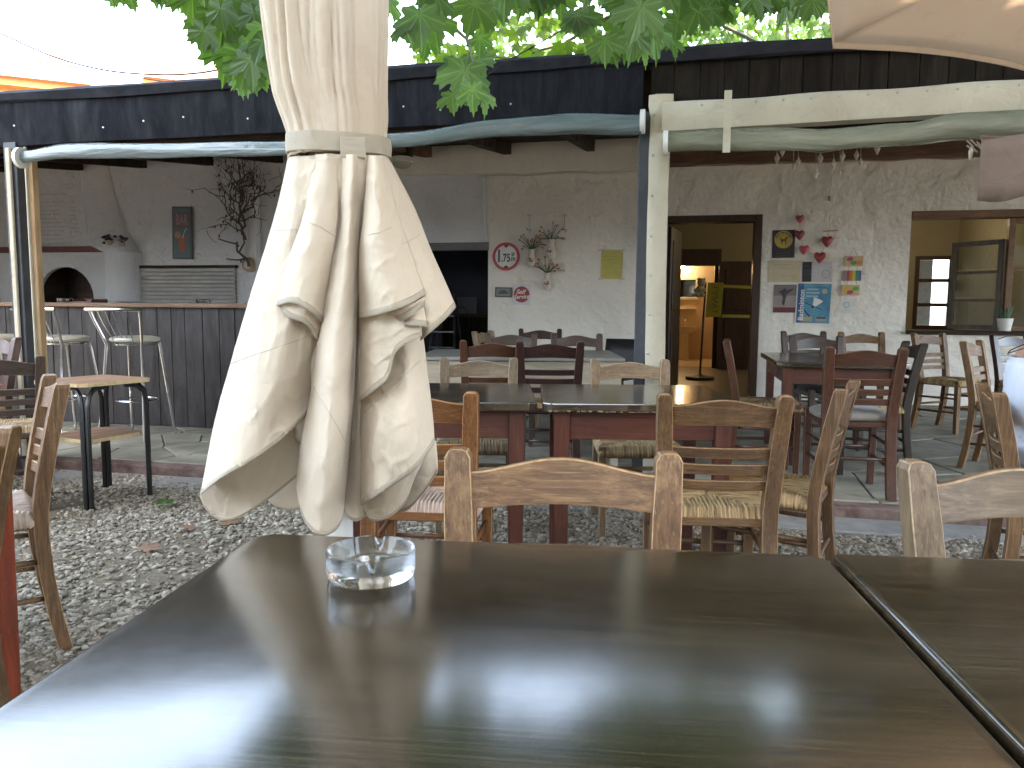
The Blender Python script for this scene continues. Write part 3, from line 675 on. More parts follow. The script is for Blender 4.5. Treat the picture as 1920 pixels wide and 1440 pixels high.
# ------------------------------------------------------------ chairs
def chair_parts():
    P = {}
    def back_y(z):   # back post centre line
        if z < .44: return -.185 - .05 * (1 - z / .44) ** 2
        return -.185 - .075 * ((z - .44) / .4) ** 1.25
    def back_x(z): return .170 + .018 * max(0, (z - .44) / .4) + .006 * (1 - min(z, .44) / .44)
    H = .845
    for s, nm in ((-1, 'pl'), (1, 'pr')):
        rings = []
        for z in (0, .12, .25, .38, .46, .54, .64, .74, .81, .83, .842, H):
            wx = .0255 if z < .8 else (.0235 if z < .835 else (.017 if z < H else .008)); wy = .022 if z > .4 else .020
            if z > .835: wy *= .9 if z < H else .75
            x, y = s * back_x(z), back_y(z)
            rings.append([Vector((x - wx, y - wy, z)), Vector((x + wx, y - wy, z)), Vector((x + wx, y + wy, z)), Vector((x - wx, y + wy, z))])
        P[nm] = ('back_post', MB().loft(rings).mesh('back_post', bevel=.0035, bmi=1), 'z')
    def rail(zb, zt, arch, name, inset=.012, th=.009, curve=.022, archb=0):
        rings = []; n = 14; xb = back_x((zb + zt) / 2) - inset
        for k in range(n + 1):
            t = -1 + 2 * k / n; x = xb * t; q = math.cos(t * math.pi / 2) ; sq = (1 - abs(t) ** 2.2)
            a0, a1 = zb + archb * q, zt + arch * (.5 + .5 * math.cos(t * math.pi)) 
            y0, y1 = back_y(a0) - curve * q + .004, back_y(a1) - curve * q + .004
            rings.append([Vector((x, y0 - th, a0)), Vector((x, y0 + th, a0)), Vector((x, y1 + th, a1)), Vector((x, y1 - th, a1))])
        return (name, MB().loft(rings).mesh(name, bevel=.003, bmi=1), 'x')
    P['rail'] = rail(.735, .803, .025, 'top_rail', archb=.008)
    P['s1'] = rail(.632, .668, .0, 'slat'); P['s2'] = rail(.577, .612, .0, 'slat'); P['s3'] = rail(.522, .557, .0, 'slat')
    for s, nm in ((-1, 'fl'), (1, 'fr')):
        rings = []
        for z in (0, .2, .40, .455):
            wx = .017 + .004 * z / .45; x, y = s * (.19 - .006 * (1 - z / .45)), .185
            rings.append([Vector((x - wx, y - wx, z)), Vector((x + wx, y - wx, z)), Vector((x + wx, y + wx, z)), Vector((x - wx, y + wx, z))])
        P[nm] = ('front_leg', MB().loft(rings).mesh('front_leg', bevel=.003, bmi=1), 'z')
    def rung(a, b, r=.0105): return ('rung', MB().tube([a, [(p + q) / 2 for p, q in zip(a, b)], b], [r * .8, r, r * .8], 8).mesh('rung', smooth=True), 'x')
    for i, z in enumerate((.17, .29)):
        for s in (-1, 1): P['r%d%d' % (i, s)] = rung((s * .172, back_y(z), z), (s * .187, .185, z + .01))
    P['rf1'] = rung((-.185, .185, .23), (.185, .185, .23)); P['rf2'] = rung((-.185, .185, .345), (.185, .185, .345)); P['rb'] = rung((-.17, back_y(.22), .22), (.17, back_y(.22), .22))
    # seat frame under the weave
    f = MB(); f.bb(-.17, .17, .176, .196, .395, .425); f.bb(-.16, .16, -.19, -.17, .395, .425)
    for s in (-1, 1): f.bb(s * .185 - .01, s * .185 + .01, -.17, .17, .40, .428)
    P['frame'] = ('seat_frame', f.mesh('seat_frame', bevel=.003), 'x')
    # woven rush seat
    N = 140; vs = []; x0, x1, y0, y1 = -.205, .205, -.178, .208
    for j in range(N + 1):
        for i in range(N + 1):
            a, b = -1 + 2 * i / N, -1 + 2 * j / N
            taper = 1 - .07 * (1 - b) / 2
            x, y = (x0 + x1) / 2 + a * (x1 - x0) / 2 * taper, (y0 + y1) / 2 + b * (y1 - y0) / 2
            side = abs(a) > abs(b)
            k = (b if side else a) * 14; cord = abs(math.sin(k * math.pi)) ** .5
            e = max(abs(a), abs(b)); z = .452 + .010 * (1 - e) - .006 * (1 - abs(abs(a) - abs(b))) ** 6 + .006 * cord + .002 * noise.noise(Vector((x * 30, y * 30, 0)))
            if e > .9: z -= .022 * ((e - .9) / .1) ** 2
            vs.append(Vector((x, y, z)))
    fs = [(j * (N + 1) + i, j * (N + 1) + i + 1, (j + 1) * (N + 1) + i + 1, (j + 1) * (N + 1) + i) for j in range(N) for i in range(N)]
    mb = MB(); mb.add(vs, fs)
    # wrapped edge skirt with cord relief
    loop = [j * (N + 1) for j in range(N, 0, -1)] + list(range(N)) + [j * (N + 1) + N for j in range(N)] + [N * (N + 1) + i for i in range(N, 0, -1)]
    b0 = len(mb.v); cxy = Vector((0, .015, 0)); nl = len(loop)
    for lv, dz in enumerate((.012, .024, .034, .038)):
        out = (.006, .006, .0, -.02)[lv]
        for q, i in enumerate(loop):
            p = vs[i]; d = Vector((p.x, p.y - .015, 0)); m = max(abs(d.x) / .205, abs(d.y) / .19); d2 = Vector((d.x if abs(d.x) / .205 > m * .98 else 0, d.y if abs(d.y) / .19 > m * .98 else 0, 0)).normalized()
            mb.v.append(tuple(Vector((p.x, p.y, .434 - dz + .004)) + d2 * (out + .0035 * abs(math.sin(q * 14 * math.pi / N * 2.0)) ** .6)))
    prev = loop
    for lv in range(4):
        cur = [b0 + lv * nl + q for q in range(nl)]
        for q in range(nl): mb.f.append((prev[q], prev[(q + 1) % nl], cur[(q + 1) % nl], cur[q])); mb.m.append(0)
        prev = cur
    mb.f.append(tuple(prev)); mb.m.append(0)
    P['seat'] = ('seat', mb.mesh('seat', smooth=True), 'seat')
    # padded seat
    rings = []
    for z, q in ((.425, .9), (.432, .99), (.45, 1.02), (.468, .99), (.480, .88), (.485, .6), (.487, .2)):
        rings.append([Vector((.198 * q * max(-1, min(1, 1.16 * math.cos(t))), .015 + .19 * q * max(-1, min(1, 1.16 * math.sin(t))), z)) for t in [2 * math.pi * k / 28 for k in range(28)]])
    P['pad'] = ('seat', MB().loft(rings).mesh('padded_seat', smooth=True), 'pad')
    return P
CP_ = chair_parts()
def rush_mat(name, a, b_, edge):
    m, nt, b = _mat(name); tc = nt.nodes.new('ShaderNodeTexCoord'); sp = nt.nodes.new('ShaderNodeSeparateXYZ'); nt.links.new(tc.outputs['Object'], sp.inputs[0])
    def mt(op, x, y=None):
        n = nt.nodes.new('ShaderNodeMath'); n.operation = op
        for i, q in ((0, x), (1, y)):
            if q is None: continue
            if isinstance(q, (int, float)): n.inputs[i].default_value = q
            else: nt.links.new(q, n.inputs[i])
        return n.outputs[0]
    side = mt('GREATER_THAN', mt('ABSOLUTE', sp.outputs[0]), mt('ABSOLUTE', mt('SUBTRACT', sp.outputs[1], .015)))
    cx = nt.nodes.new('ShaderNodeCombineXYZ'); cy = nt.nodes.new('ShaderNodeCombineXYZ')
    nt.links.new(mt('MULTIPLY', sp.outputs[1], 85), cx.inputs[0]); nt.links.new(mt('MULTIPLY', sp.outputs[0], 8), cx.inputs[1])
    nt.links.new(mt('MULTIPLY', sp.outputs[0], 85), cy.inputs[0]); nt.links.new(mt('MULTIPLY', sp.outputs[1], 8), cy.inputs[1])
    oi = nt.nodes.new('ShaderNodeObjectInfo'); nt.links.new(mt('MULTIPLY', oi.outputs['Random'], 30), cx.inputs[2])
    v = mix(nt, side, cy.outputs[0], cx.outputs[0]); n1 = tnoise(nt, v, 1, 4, .7)
    c = ramp(nt, n1, .38, .62, a, b_); n2 = tnoise(nt, tc.outputs['Object'], 9, 4)
    c = mix(nt, ramp(nt, n2, .45, .7, (0,) * 3, (.6,) * 3), c, edge)
    nt.links.new(c, b.inputs['Base Color']); b.inputs['Roughness'].default_value = .6
    bump(nt, n1, b, .9, .004); return m
m_rush = rush_mat('rush_weave', (.10, .055, .02), (.50, .34, .16), (.50, .36, .18))
m_rush_d = rush_mat('rush_weave_worn', (.09, .06, .03), (.30, .20, .10), (.22, .15, .08))
m_rush_p = rush_mat('rush_weave_pale', (.30, .20, .14), (.62, .46, .36), (.66, .54, .42))
m_padg = cloth_mat('grey_beige_pad', (.26, .24, .20), (.20, .18, .15), .0); m_padd = cloth_mat('dark_pad', (.05, .045, .04), (.035, .03, .03), .0)
def tone(name, d, l, wear, rough=.5, coat=0):
    edge = plain(name + '_edge', tuple(min(1, (x * .35 + y * .65) * 1.1) for x, y in zip(l, wear)), .6, var=.35, scale=60)
    return dict(z=[wood(name + '_z', d, l, 'z', rough, 1, wear, coat), edge], x=[wood(name + '_x', d, l, 'x', rough, 1, wear, coat), edge])
T_tan = tone('worn_tan', (.095, .044, .017), (.29, .155, .064), (.42, .27, .135))
T_brn = tone('worn_brown', (.082, .042, .019), (.225, .126, .058), (.31, .195, .10))
T_pale = tone('pale_weathered', (.15, .09, .045), (.33, .225, .13), (.42, .31, .19))
T_grey = tone('grey_weathered', (.12, .078, .042), (.28, .195, .115), (.36, .265, .165))
T_orng = tone('orange_varnish', (.14, .05, .015), (.30, .13, .045), (.38, .20, .08), .4, .2)
T_red = tone('reddish_brown', (.050, .018, .010), (.115, .045, .024), (.16, .075, .04), .4, .2)
T_dark = tone('dark_mahogany', (.022, .009, .008), (.058, .023, .018), (.10, .05, .04), .35, .3)
T_drk2 = tone('dark_brown', (.045, .026, .018), (.10, .062, .045), (.17, .115, .09), .4, .15)
T_blk = tone('blackish_brown', (.020, .015, .011), (.05, .036, .027), (.08, .06, .045), .45, .1)
CH_GROUP = 'wooden taverna chairs with ladder backs'
def chair(px, Yt, yaw, t, label, z=0., seat=m_rush, s=1.0, sx=1.0, skip=()):
    top = PY(px, 700, Yt); yr = R(yaw); off = Vector((math.sin(yr) * .26, -math.cos(yr) * .26, 0)) * s   # local (0,-.26)
    M = Matrix.Translation((top.x - off.x, Yt - off.y, z)) @ Matrix.Rotation(yr, 4, 'Z') @ Matrix.Diagonal((s * sx, s, s, 1))
    r = thing('taverna_chair', label, 'chair', M, CH_GROUP)
    pad = seat in (m_padg, m_padd)
    for k, (nm, me, ax) in CP_.items():
        if (ax == 'seat' and pad) or (ax == 'pad' and not pad) or k in skip: continue
        link(nm, me, [seat] if ax in ('seat', 'pad') else t[ax], r, slots='OBJECT')
    return r
P7 = PLZ
chair(1057, 1.43, 176, T_tan, 'worn brown chair tucked into the far side of the glossy front table', s=1.0, sx=1.05)
chair(1360, 2.42, -5, T_brn, 'weathered brown chair with rush seat, its back to us, between front and right middle tables')
chair(1592, 2.78, 60, T_brn, 'weathered brown chair seen side on at the right middle table, facing left', seat=m_rush)
chair(1932, 1.36, 181, T_grey, 'greyish tan chair behind the table at the right edge of the photo', sx=1.05)
chair(1858, 2.70, -114, T_brn, 'brown chair turned right, carrying the seated person at the right edge')
chair(775, 2.46, -5, T_orng, 'orange varnished chair half hidden by the closed parasol', seat=m_rush_p)
chair(103, 2.57, 126, T_tan, 'tan chair with pale rush seat left of the gravel clearing, seen from behind', seat=m_rush_p, s=1.025)
chair(-105, 1.55, 90, T_tan, 'tan chair cut by the left edge, nearest on that side', s=.99)
chair(-2, 3.98, 30, T_drk2, 'dark brown slatted chair before the left dark veranda post')
chair(5, 4.75, 150, T_red, 'reddish brown chair behind the dark chair at the far left', z=P7)
chair(898, 4.15, 181, T_grey, 'pale greyish chair with worn seat behind the left middle table', seat=m_rush_d)
chair(1180, 4.10, 180, T_pale, 'pale wavy grained chair behind the right middle table', seat=m_rush)
chair(921, 4.72, 2, T_red, 'reddish brown chair in front of the cream panelled table', z=P7, sx=.92)
chair(1031, 4.66, -1, T_dark, 'dark mahogany chair in front of the cream panelled table', z=P7, sx=.98)
chair(1012, 7.55, 180, T_dark, 'dark chair farthest back below the flower vases, against the wall', z=P7)
chair(1080, 6.15, 184, T_drk2, 'dark brown chair behind the cream table, nearest the black plastic chair', z=P7, sx=.98)
chair(958, 6.2, 176, T_drk2, 'dark brown chair behind the cream table, nearest the store opening', z=P7)
chair(905, 6.7, 250, T_grey, 'pale chair turned sideways at the store opening', z=P7)
chair(1360, 5.05, -106, T_red, 'narrow reddish chair seen edge on in front of the doorway', z=P7, seat=m_rush_d)
chair(1622, 4.16, -9, T_red, 'reddish brown chair with grey padded seat, its back to us, at the corner table', z=P7, seat=m_padg)
chair(1712, 4.9, 78, T_blk, 'blackish brown chair seen side on at the right end of the corner table', z=P7)
chair(1503, 7.3, 180, T_drk2, 'dark brown chair against the wall under the badminton poster', z=P7, sx=1.0)
chair(1527, 6.1, 180, T_drk2, 'dark brown chair with black padded seat behind the corner table', z=P7, seat=m_padd)
chair(1611, 7.15, 180, T_tan, 'light tan chair against the wall under the coloured plaques', z=P7)
chair(1736, 6.95, 205, T_tan, 'light tan chair with woven seat standing below the left of the window', z=P7)
chair(1818, 5.2, -135, T_tan, 'tan chair turned sideways on the veranda, left of the seated person', z=P7)
chair(1889, 6.7, 196, T_dark, 'dark reddish chair below the potted plant on the sill', z=P7)

# ------------------------------------------------------------ tables
def lam_mat(name, c1, c2, rough, axis=(2, 42, 42)):
    m, nt, b = _mat(name); v = coords(nt, (axis[0], axis[1] * 2.6, axis[2])); v1 = coords(nt, (1, 1, 1))
    n = tnoise(nt, v, 1.6, 6, .7, .4); n2 = tnoise(nt, v1, 4, 7, .72); n3 = tnoise(nt, coords(nt, (5, 330, 1)), 1, 3)
    c = ramp(nt, n, .35, .7, c1, c2); c = mix(nt, ramp(nt, n3, .50, .66, (0,) * 3, (.6,) * 3), c, tuple(x * 1.9 for x in c2))
    dst = tnoise(nt, coords(nt, (1, 1, 1)), 520, 2, .5); dm = tnoise(nt, coords(nt, (1, 1, 1)), 5, 3, .6)
    c = mix(nt, mix(nt, 1.0, ramp(nt, dst, .72, .78, (0,) * 3, (.30,) * 3), ramp(nt, dm, .45, .65, (0,) * 3, (1,) * 3), 'MULTIPLY'), c, (.30, .28, .24))
    nt.links.new(c, b.inputs['Base Color'])
    sc_ = nt.nodes.new('ShaderNodeTexVoronoi'); sc_.feature = 'DISTANCE_TO_EDGE'; sc_.inputs['Scale'].default_value = 7.3
    wv = nt.nodes.new('ShaderNodeVectorMath'); wv.operation = 'ADD'; nz = nt.nodes.new('ShaderNodeTexNoise'); nz.inputs['Scale'].default_value = 2
    nt.links.new(v1, nz.inputs['Vector']); nt.links.new(v1, wv.inputs[0]); nt.links.new(nz.outputs['Color'], wv.inputs[1]); nt.links.new(wv.outputs[0], sc_.inputs['Vector'])
    scr = ramp(nt, sc_.outputs['Distance'], 0, .0025, (.12,) * 3, (0,) * 3)
    rr = mix(nt, 1.0, ramp(nt, n2, .3, .7, (rough * .8,) * 3, (rough * 1.35,) * 3), mix(nt, 1.0, scr, ramp(nt, n2, .56, .66, (0,) * 3, (1,) * 3), 'MULTIPLY'), 'ADD')
    nt.links.new(rr, b.inputs['Roughness']); b.inputs['Specular IOR Level'].default_value = .8; b.inputs['IOR'].default_value = 1.62
    bump(nt, tnoise(nt, coords(nt, (9, 9, 9)), 1, 3), b, .015, .001, bump(nt, n, None, .05, .0006))
    return m
m_lam = lam_mat('dark_table_laminate', (.008, .006, .0035), (.036, .025, .012), .15)
m_lam2 = lam_mat('dark_table_laminate_far', (.022, .017, .012), (.055, .042, .028), .13)
m_chip = plain('chipped_edge', (.10, .075, .055), .5, var=.6, scale=40, c2=(.30, .24, .18))
m_tred = wood('red_brown_table_paint', (.075, .022, .013), (.135, .042, .025), 'z', .5, .6, (.17, .07, .045))
m_tredx = wood('red_brown_apron_paint', (.075, .022, .013), (.135, .042, .025), 'x', .5, .6, (.17, .07, .045))
m_redv = wood('red_varnish', (.16, .020, .008), (.34, .060, .020), 'z', .25, .5, None, .6)
def table(M, w_, d_, h, label, top=m_lam2, legm=m_tred, apm=m_tredx, th=.033, inset=.045, lw=.06, ap=.11, r=.006, seg=2, cham=.03, legs=((0, 0), (1, 0), (0, 1), (1, 1)), name='taverna_table', group='dark topped taverna tables'):
    t = thing(name, label, 'table', M, group)
    pts = [(cham, 0), (w_ - cham, 0), (w_, cham), (w_, d_ - cham), (w_ - cham, d_), (cham, d_), (0, d_ - cham), (0, cham)]
    tp = MB(); tp.prism(pts, h - th, h); tp.build('tabletop', top, t, bevel=r, seg=seg, smooth=seg > 2, angle=60)
    for a, b_ in legs:
        x = inset + a * (w_ - 2 * inset - lw); y = inset + b_ * (d_ - 2 * inset - lw)
        mb = MB(); rings = []
        for z, q in ((0, .42), (.3, .46), (h - th - .001, .5)):
            cx, cy = x + lw / 2, y + lw / 2
            rings.append([Vector((cx - lw * q, cy - lw * q, z)), Vector((cx + lw * q, cy - lw * q, z)), Vector((cx + lw * q, cy + lw * q, z)), Vector((cx - lw * q, cy + lw * q, z))])
        mb.loft(rings).build('leg', legm, t, bevel=.003)
    z1 = h - th - .002; z0 = z1 - ap; o_ = inset + lw * .5
    for nm, bx in (('apron', (inset + lw, w_ - inset - lw, inset + .012, inset + .034)), ('apron', (inset + lw, w_ - inset - lw, d_ - inset - .034, d_ - inset - .012)),
                   ('apron', (inset + .012, inset + .034, inset + lw, d_ - inset - lw)), ('apron', (w_ - inset - .034, w_ - inset - .012, inset + lw, d_ - inset - lw))):
        MB().bb(bx[0], bx[1], bx[2], bx[3], z0, z1).build(nm, apm, t, bevel=.002)
    return t
# front table (4.7 deg yaw), corner points from the photo
A_, B_ = PZ(486, 999, .76), PZ(1548, 1041, .76)
yw = math.atan2(B_.y - A_.y, B_.x - A_.x); wd = (B_ - A_).length
near = Vector((A_.x, A_.y, 0)) + Matrix.Rotation(yw, 3, 'Z') @ Vector((0, -.93, 0))
table(Matrix.Translation(near) @ Matrix.Rotation(yw, 4, 'Z'), wd, .93, .76, 'large glossy dark brown table in the foreground with an ashtray', top=m_lam, cham=.022, r=.004, seg=3, th=.03)
A2 = PZ(1567, 1036, .765); ln = Vector((A2.x, A2.y, 0)) + Matrix.Rotation(yw, 3, 'Z') @ Vector((0, -.93, 0))
table(Matrix.Translation(ln) @ Matrix.Rotation(yw + R(.6), 4, 'Z'), .84, .93, .765, 'dark table with rounded edge at the right edge beside the foreground table', top=m_lam, cham=.012, r=.019, seg=5, th=.042)
table(TR(-.655, 2.84, 0, .8), .75, .74, .76, 'dark topped red legged table behind the parasol, left one of the middle pair')
tr_ = table(TR(.115, 2.84, 0, -1.2), .76, .74, .76, 'dark topped red legged table with chipped front edge, right one of the middle pair')
ch = MB()
for k in range(26):
    x = .02 + k * .0275 + random.uniform(-.01, .01); q = random.uniform(.002, .006)
    ch.box((x, -.0005, .728 + random.uniform(0, .003)), (random.uniform(.008, .03), .003, q))
ch.build('chipped_edge', m_chip, tr_, kind='stuff')
table(Matrix.Translation(Vector((1.70, 4.93, P7))) @ Matrix.Rotation(-FA, 4, 'Z'), .80, 1.15, .71, 'dark topped red legged corner table on the veranda right of the doorway', cham=.05)
cq = PZ(54, 817, .76); xh = Vector((math.cos(R(-22)), math.sin(R(-22)), 0)); yh = Vector((-xh.y, xh.x, 0)); cq = Vector((cq.x, cq.y, 0)) - xh * .74 - yh * .74
table(Matrix.Translation(cq) @ Matrix.Rotation(R(-22), 4, 'Z'), .74, .74, .76, 'red varnished table cut by the left edge', top=m_redv, legm=m_redv, apm=m_redv, inset=.03, lw=.065)
table(TR(-4.2, 4.3, 0, 0), .8, .8, .74, 'red table half hidden behind the dark chair at the far left', top=m_redv, legm=m_redv, apm=m_redv)
# cream panelled low counter table
m_creamw = wood('cream_panel_wood', (.42, .35, .25), (.60, .52, .40), 'x', .5, .7); m_greyt = plain('grey_table_top', (.27, .26, .23), .35, var=.1)
ct = thing('panelled_table', 'long table with grey top and cream front panel behind the middle chairs', 'table', TR(-.62, 4.98, P7, -1))
MB().bb(0, 1.35, 0, .95, .70, .724).build('tabletop', m_greyt, ct, bevel=.004)
for k in range(2): MB().bb(.02 + k * .66, .02 + k * .66 + .65, .015, .035, .45, .698).build('front_panel', m_creamw, ct, bevel=.003)
for x in (.03, 1.27):
    for y in (.04, .86): MB().bb(x, x + .05, y, y + .05, 0, .699).build('leg', m_creamw, ct, bevel=.003)

# serving stand with plywood shelves and bent black tube legs
m_ply = wood('plywood_top', (.30, .16, .09), (.44, .27, .17), 'x', .4); m_plye = plain('ply_edge', (.58, .42, .22), .6, var=.2, scale=40); m_tubeb = plain('black_tube', (.012, .012, .013), .3, bmp=0)
f0, r0, l0 = PZ(182, 729, .69), PZ(276, 711, .69), PZ(64, 712, .69)
f0 = Vector((PY(182, 729, 4.1).x, 4.1, 0)); c0 = f0 + Vector((-.165, .27, 0)); 
ss = thing('serving_stand', 'small plywood serving stand on black tube legs near the bar stools', 'stand', Matrix.Translation(c0) @ Matrix.Rotation(R(63), 4, 'Z'))
for z, q in ((.672, .225), (.36, .185)):
    c = .04; mb = MB(); mb.prism([(-q + c, -q), (q - c, -q), (q, -q + c), (q, q - c), (q - c, q), (-q + c, q), (-q, q - c), (-q, -q + c)], 0, .02)
    mb.m = [1] * len(mb.m); mb.m[-1] = 0; o = mb.build('shelf', [m_ply, m_plye], ss); o.location = (0, 0, z)
for k in range(4):
    a = R(90 * k); Mx = Matrix.Rotation(a, 4, 'Z'); mb = MB(); mb.T = Mx
    q = .20
    mb.tube([(q, q - .018, 0), (q, q - .018, .56), (q - .002, q - .03, .62), (q - .01, q - .07, .655), (q - .01, q - .14, .664)], .0135, 8)
    mb.tube([(q - .02, q, 0), (q - .02, q, .56), (q - .034, q - .002, .62), (q - .07, q - .01, .655), (q - .14, q - .01, .664)], .0135, 8)
    mb.build('leg', m_tubeb, ss, smooth=True)

# ------------------------------------------------------------ bar
bar = thing('bar_counter', 'long dark planked bar counter with brown wooden top at the left', 'bar', FM)
bv = 1.45; bu0, bu1 = -5.6, U(500, 600, bv); zbt = F(250, 568, bv)[1]
MB().bb(bu0, bu1 + .05, bv - .06, bv + .55, zbt - .035, zbt).build('counter_top', m_bartop, bar, bevel=.006, seg=2)
u = bu0
while u < bu1 - .02:
    wd_ = random.uniform(.13, .19); wd_ = min(wd_, bu1 - u)
    p_ = MB().bb(0, wd_ - .004, 0, .022, 0, zbt - .036 - PLZ - .005).build('plank', m_barwood, bar, bevel=.003); p_.location = (u, bv + random.uniform(-.003, .003), PLZ + .004); u += wd_
MB().bb(bu1 - .02, bu1, bv + .026, bv + .5, PLZ, zbt - .036).build('end_panel', m_barwood, bar)
MB().bb(bu0, bu1 - .03, bv + .3, bv + .32, PLZ, zbt - .05).build('back_panel', m_barwood, bar)

m_chrome = plain('chrome', (.62, .63, .65), .18, metal=1, var=.05, bmp=0); m_cseat = plain('cream_leatherette', (.60, .57, .47), .45, var=.08)
def stool(px, Y, yaw, label):
    p = PY(px, 600, Y); s = thing('bar_stool', label, 'bar stool', TR(p.x, Y, PLZ, yaw), 'chrome bar stools at the bar')
    mb = MB(); pr = [(.02, .755), (.15, .757), (.178, .765), (.185, .778), (.178, .792), (.13, .803), (.05, .806), (.01, .806)]
    mb.lathe(pr, 30); mb.build('seat', m_cseat, s, smooth=True)
    for sx in (-1, 1):
        MB().tube([(sx * .185, -.235, 0), (sx * .16, -.185, .40), (sx * .142, -.150, .74), (sx * .155, -.17, .80), (sx * .185, -.225, .93), (sx * .197, -.255, 1.005)], .0115, 8).build('rear_post', m_chrome, s, smooth=True)
        MB().tube([(sx * .185, .215, 0), (sx * .13, .12, .75)], .0115, 8).build('front_leg', m_chrome, s, smooth=True)
    tr = [(-.225 + .45 * k / 10, -.262 - .035 * math.sin(math.pi * k / 10), 1.01) for k in range(11)]
    MB().tube(tr, .014, 8).build('top_rail', m_chrome, s, smooth=True)
    MB().tube([(.15 * math.cos(t), .15 * math.sin(t), .742) for t in [2 * math.pi * k / 24 for k in range(25)]], .009, 6).build('seat_ring', m_chrome, s, smooth=True)
    MB().tube([(.155 * math.cos(t) , .155 * math.sin(t), .30) for t in [2 * math.pi * k / 24 for k in range(25)]], .007, 6).build('foot_ring', m_chrome, s, smooth=True)
    for k in range(5):
        x = -.09 + .045 * k; MB().tube([(x * .8, -.148, .745), (x * .9, -.175, .80), (x * 1.15, -.235, .90), (x * 1.3, -.288, 1.005)], .004, 6).build('back_rod', m_chrome, s, smooth=True)
stool(252, 6.05, -5, 'chrome bar stool with cream seat, the one clear of the post')
stool(120, 6.12, -20, 'chrome bar stool with cream seat half hidden behind the left post')
stool(-8, 6.2, -20, 'chrome bar stool with cream seat cut by the left edge')

# ------------------------------------------------------------ ashtrays
m_glass = glass('clear_glass', (.95, .98, .97), .0, 1.5)
def ashtray(M, label, r=.058, h=.036):
    n = 128; prof = [(r * .93, 0, 0), (r * .97, .004, 0), (r, .010, 0), (r, .020, 0), (r * 1.0, h - .004, 1), (r * .985, h, 1), (r * .93, h, 1), (r * .905, h - .004, 1), (r * .86, .020, 0), (r * .82, .0135, 0), (r * .6, .0105, 0), (r * .05, .010, 0)]
    rings = []
    for rr_, z, nf in prof:
        ring = []
        for k in range(n):
            a = 2 * math.pi * k / n; d = min(abs((a - a0 + math.pi) % (2 * math.pi) - math.pi) for a0 in (R(80), R(275), R(180), R(0)))
            no = max(0, 1 - d / .13); no = no * no * (3 - 2 * no) if no < 1 else 1
            zz = z - nf * no * .0125
            ring.append(Vector((rr_ * math.cos(a), rr_ * math.sin(a), zz)))
        rings.append(ring)
    mb = MB(); mb.loft(rings); return solo('ashtray', mb, m_glass, label, 'ashtray', M, 'glass ashtrays', smooth=True, angle=50)
pa = PZ(696, 1078, .76); ashtray(TR(pa.x, pa.y, .7605, 8), 'clear round glass ashtray with notched rim on the foreground table')
for px, lab in ((121, 'glass ashtray on the bar nearest the left veranda post'), (382, 'glass ashtray on the bar nearest the closed parasol')):
    u_, z_ = F(px, 560, bv + .1); o = ashtray(FM @ Matrix.Translation((u_, bv + .1, zbt + .001)) @ Matrix.Diagonal((1.1, 1.1, 1, 1)), lab)
u_, _ = F(165, 560, bv + .2); solo('serving_tray', MB().bb(-.12, .12, -.1, .1, 0, .012).bb(-.12, -.11, -.1, .1, .012, .03).bb(.11, .12, -.1, .1, .012, .03).bb(-.12, .12, .09, .1, .012, .035), plain('brown_tray', (.12, .05, .03), .4), 'brown wooden tray lying on the bar beside an ashtray', 'tray', FM @ Matrix.Translation((u_, bv + .2, zbt + .001)))
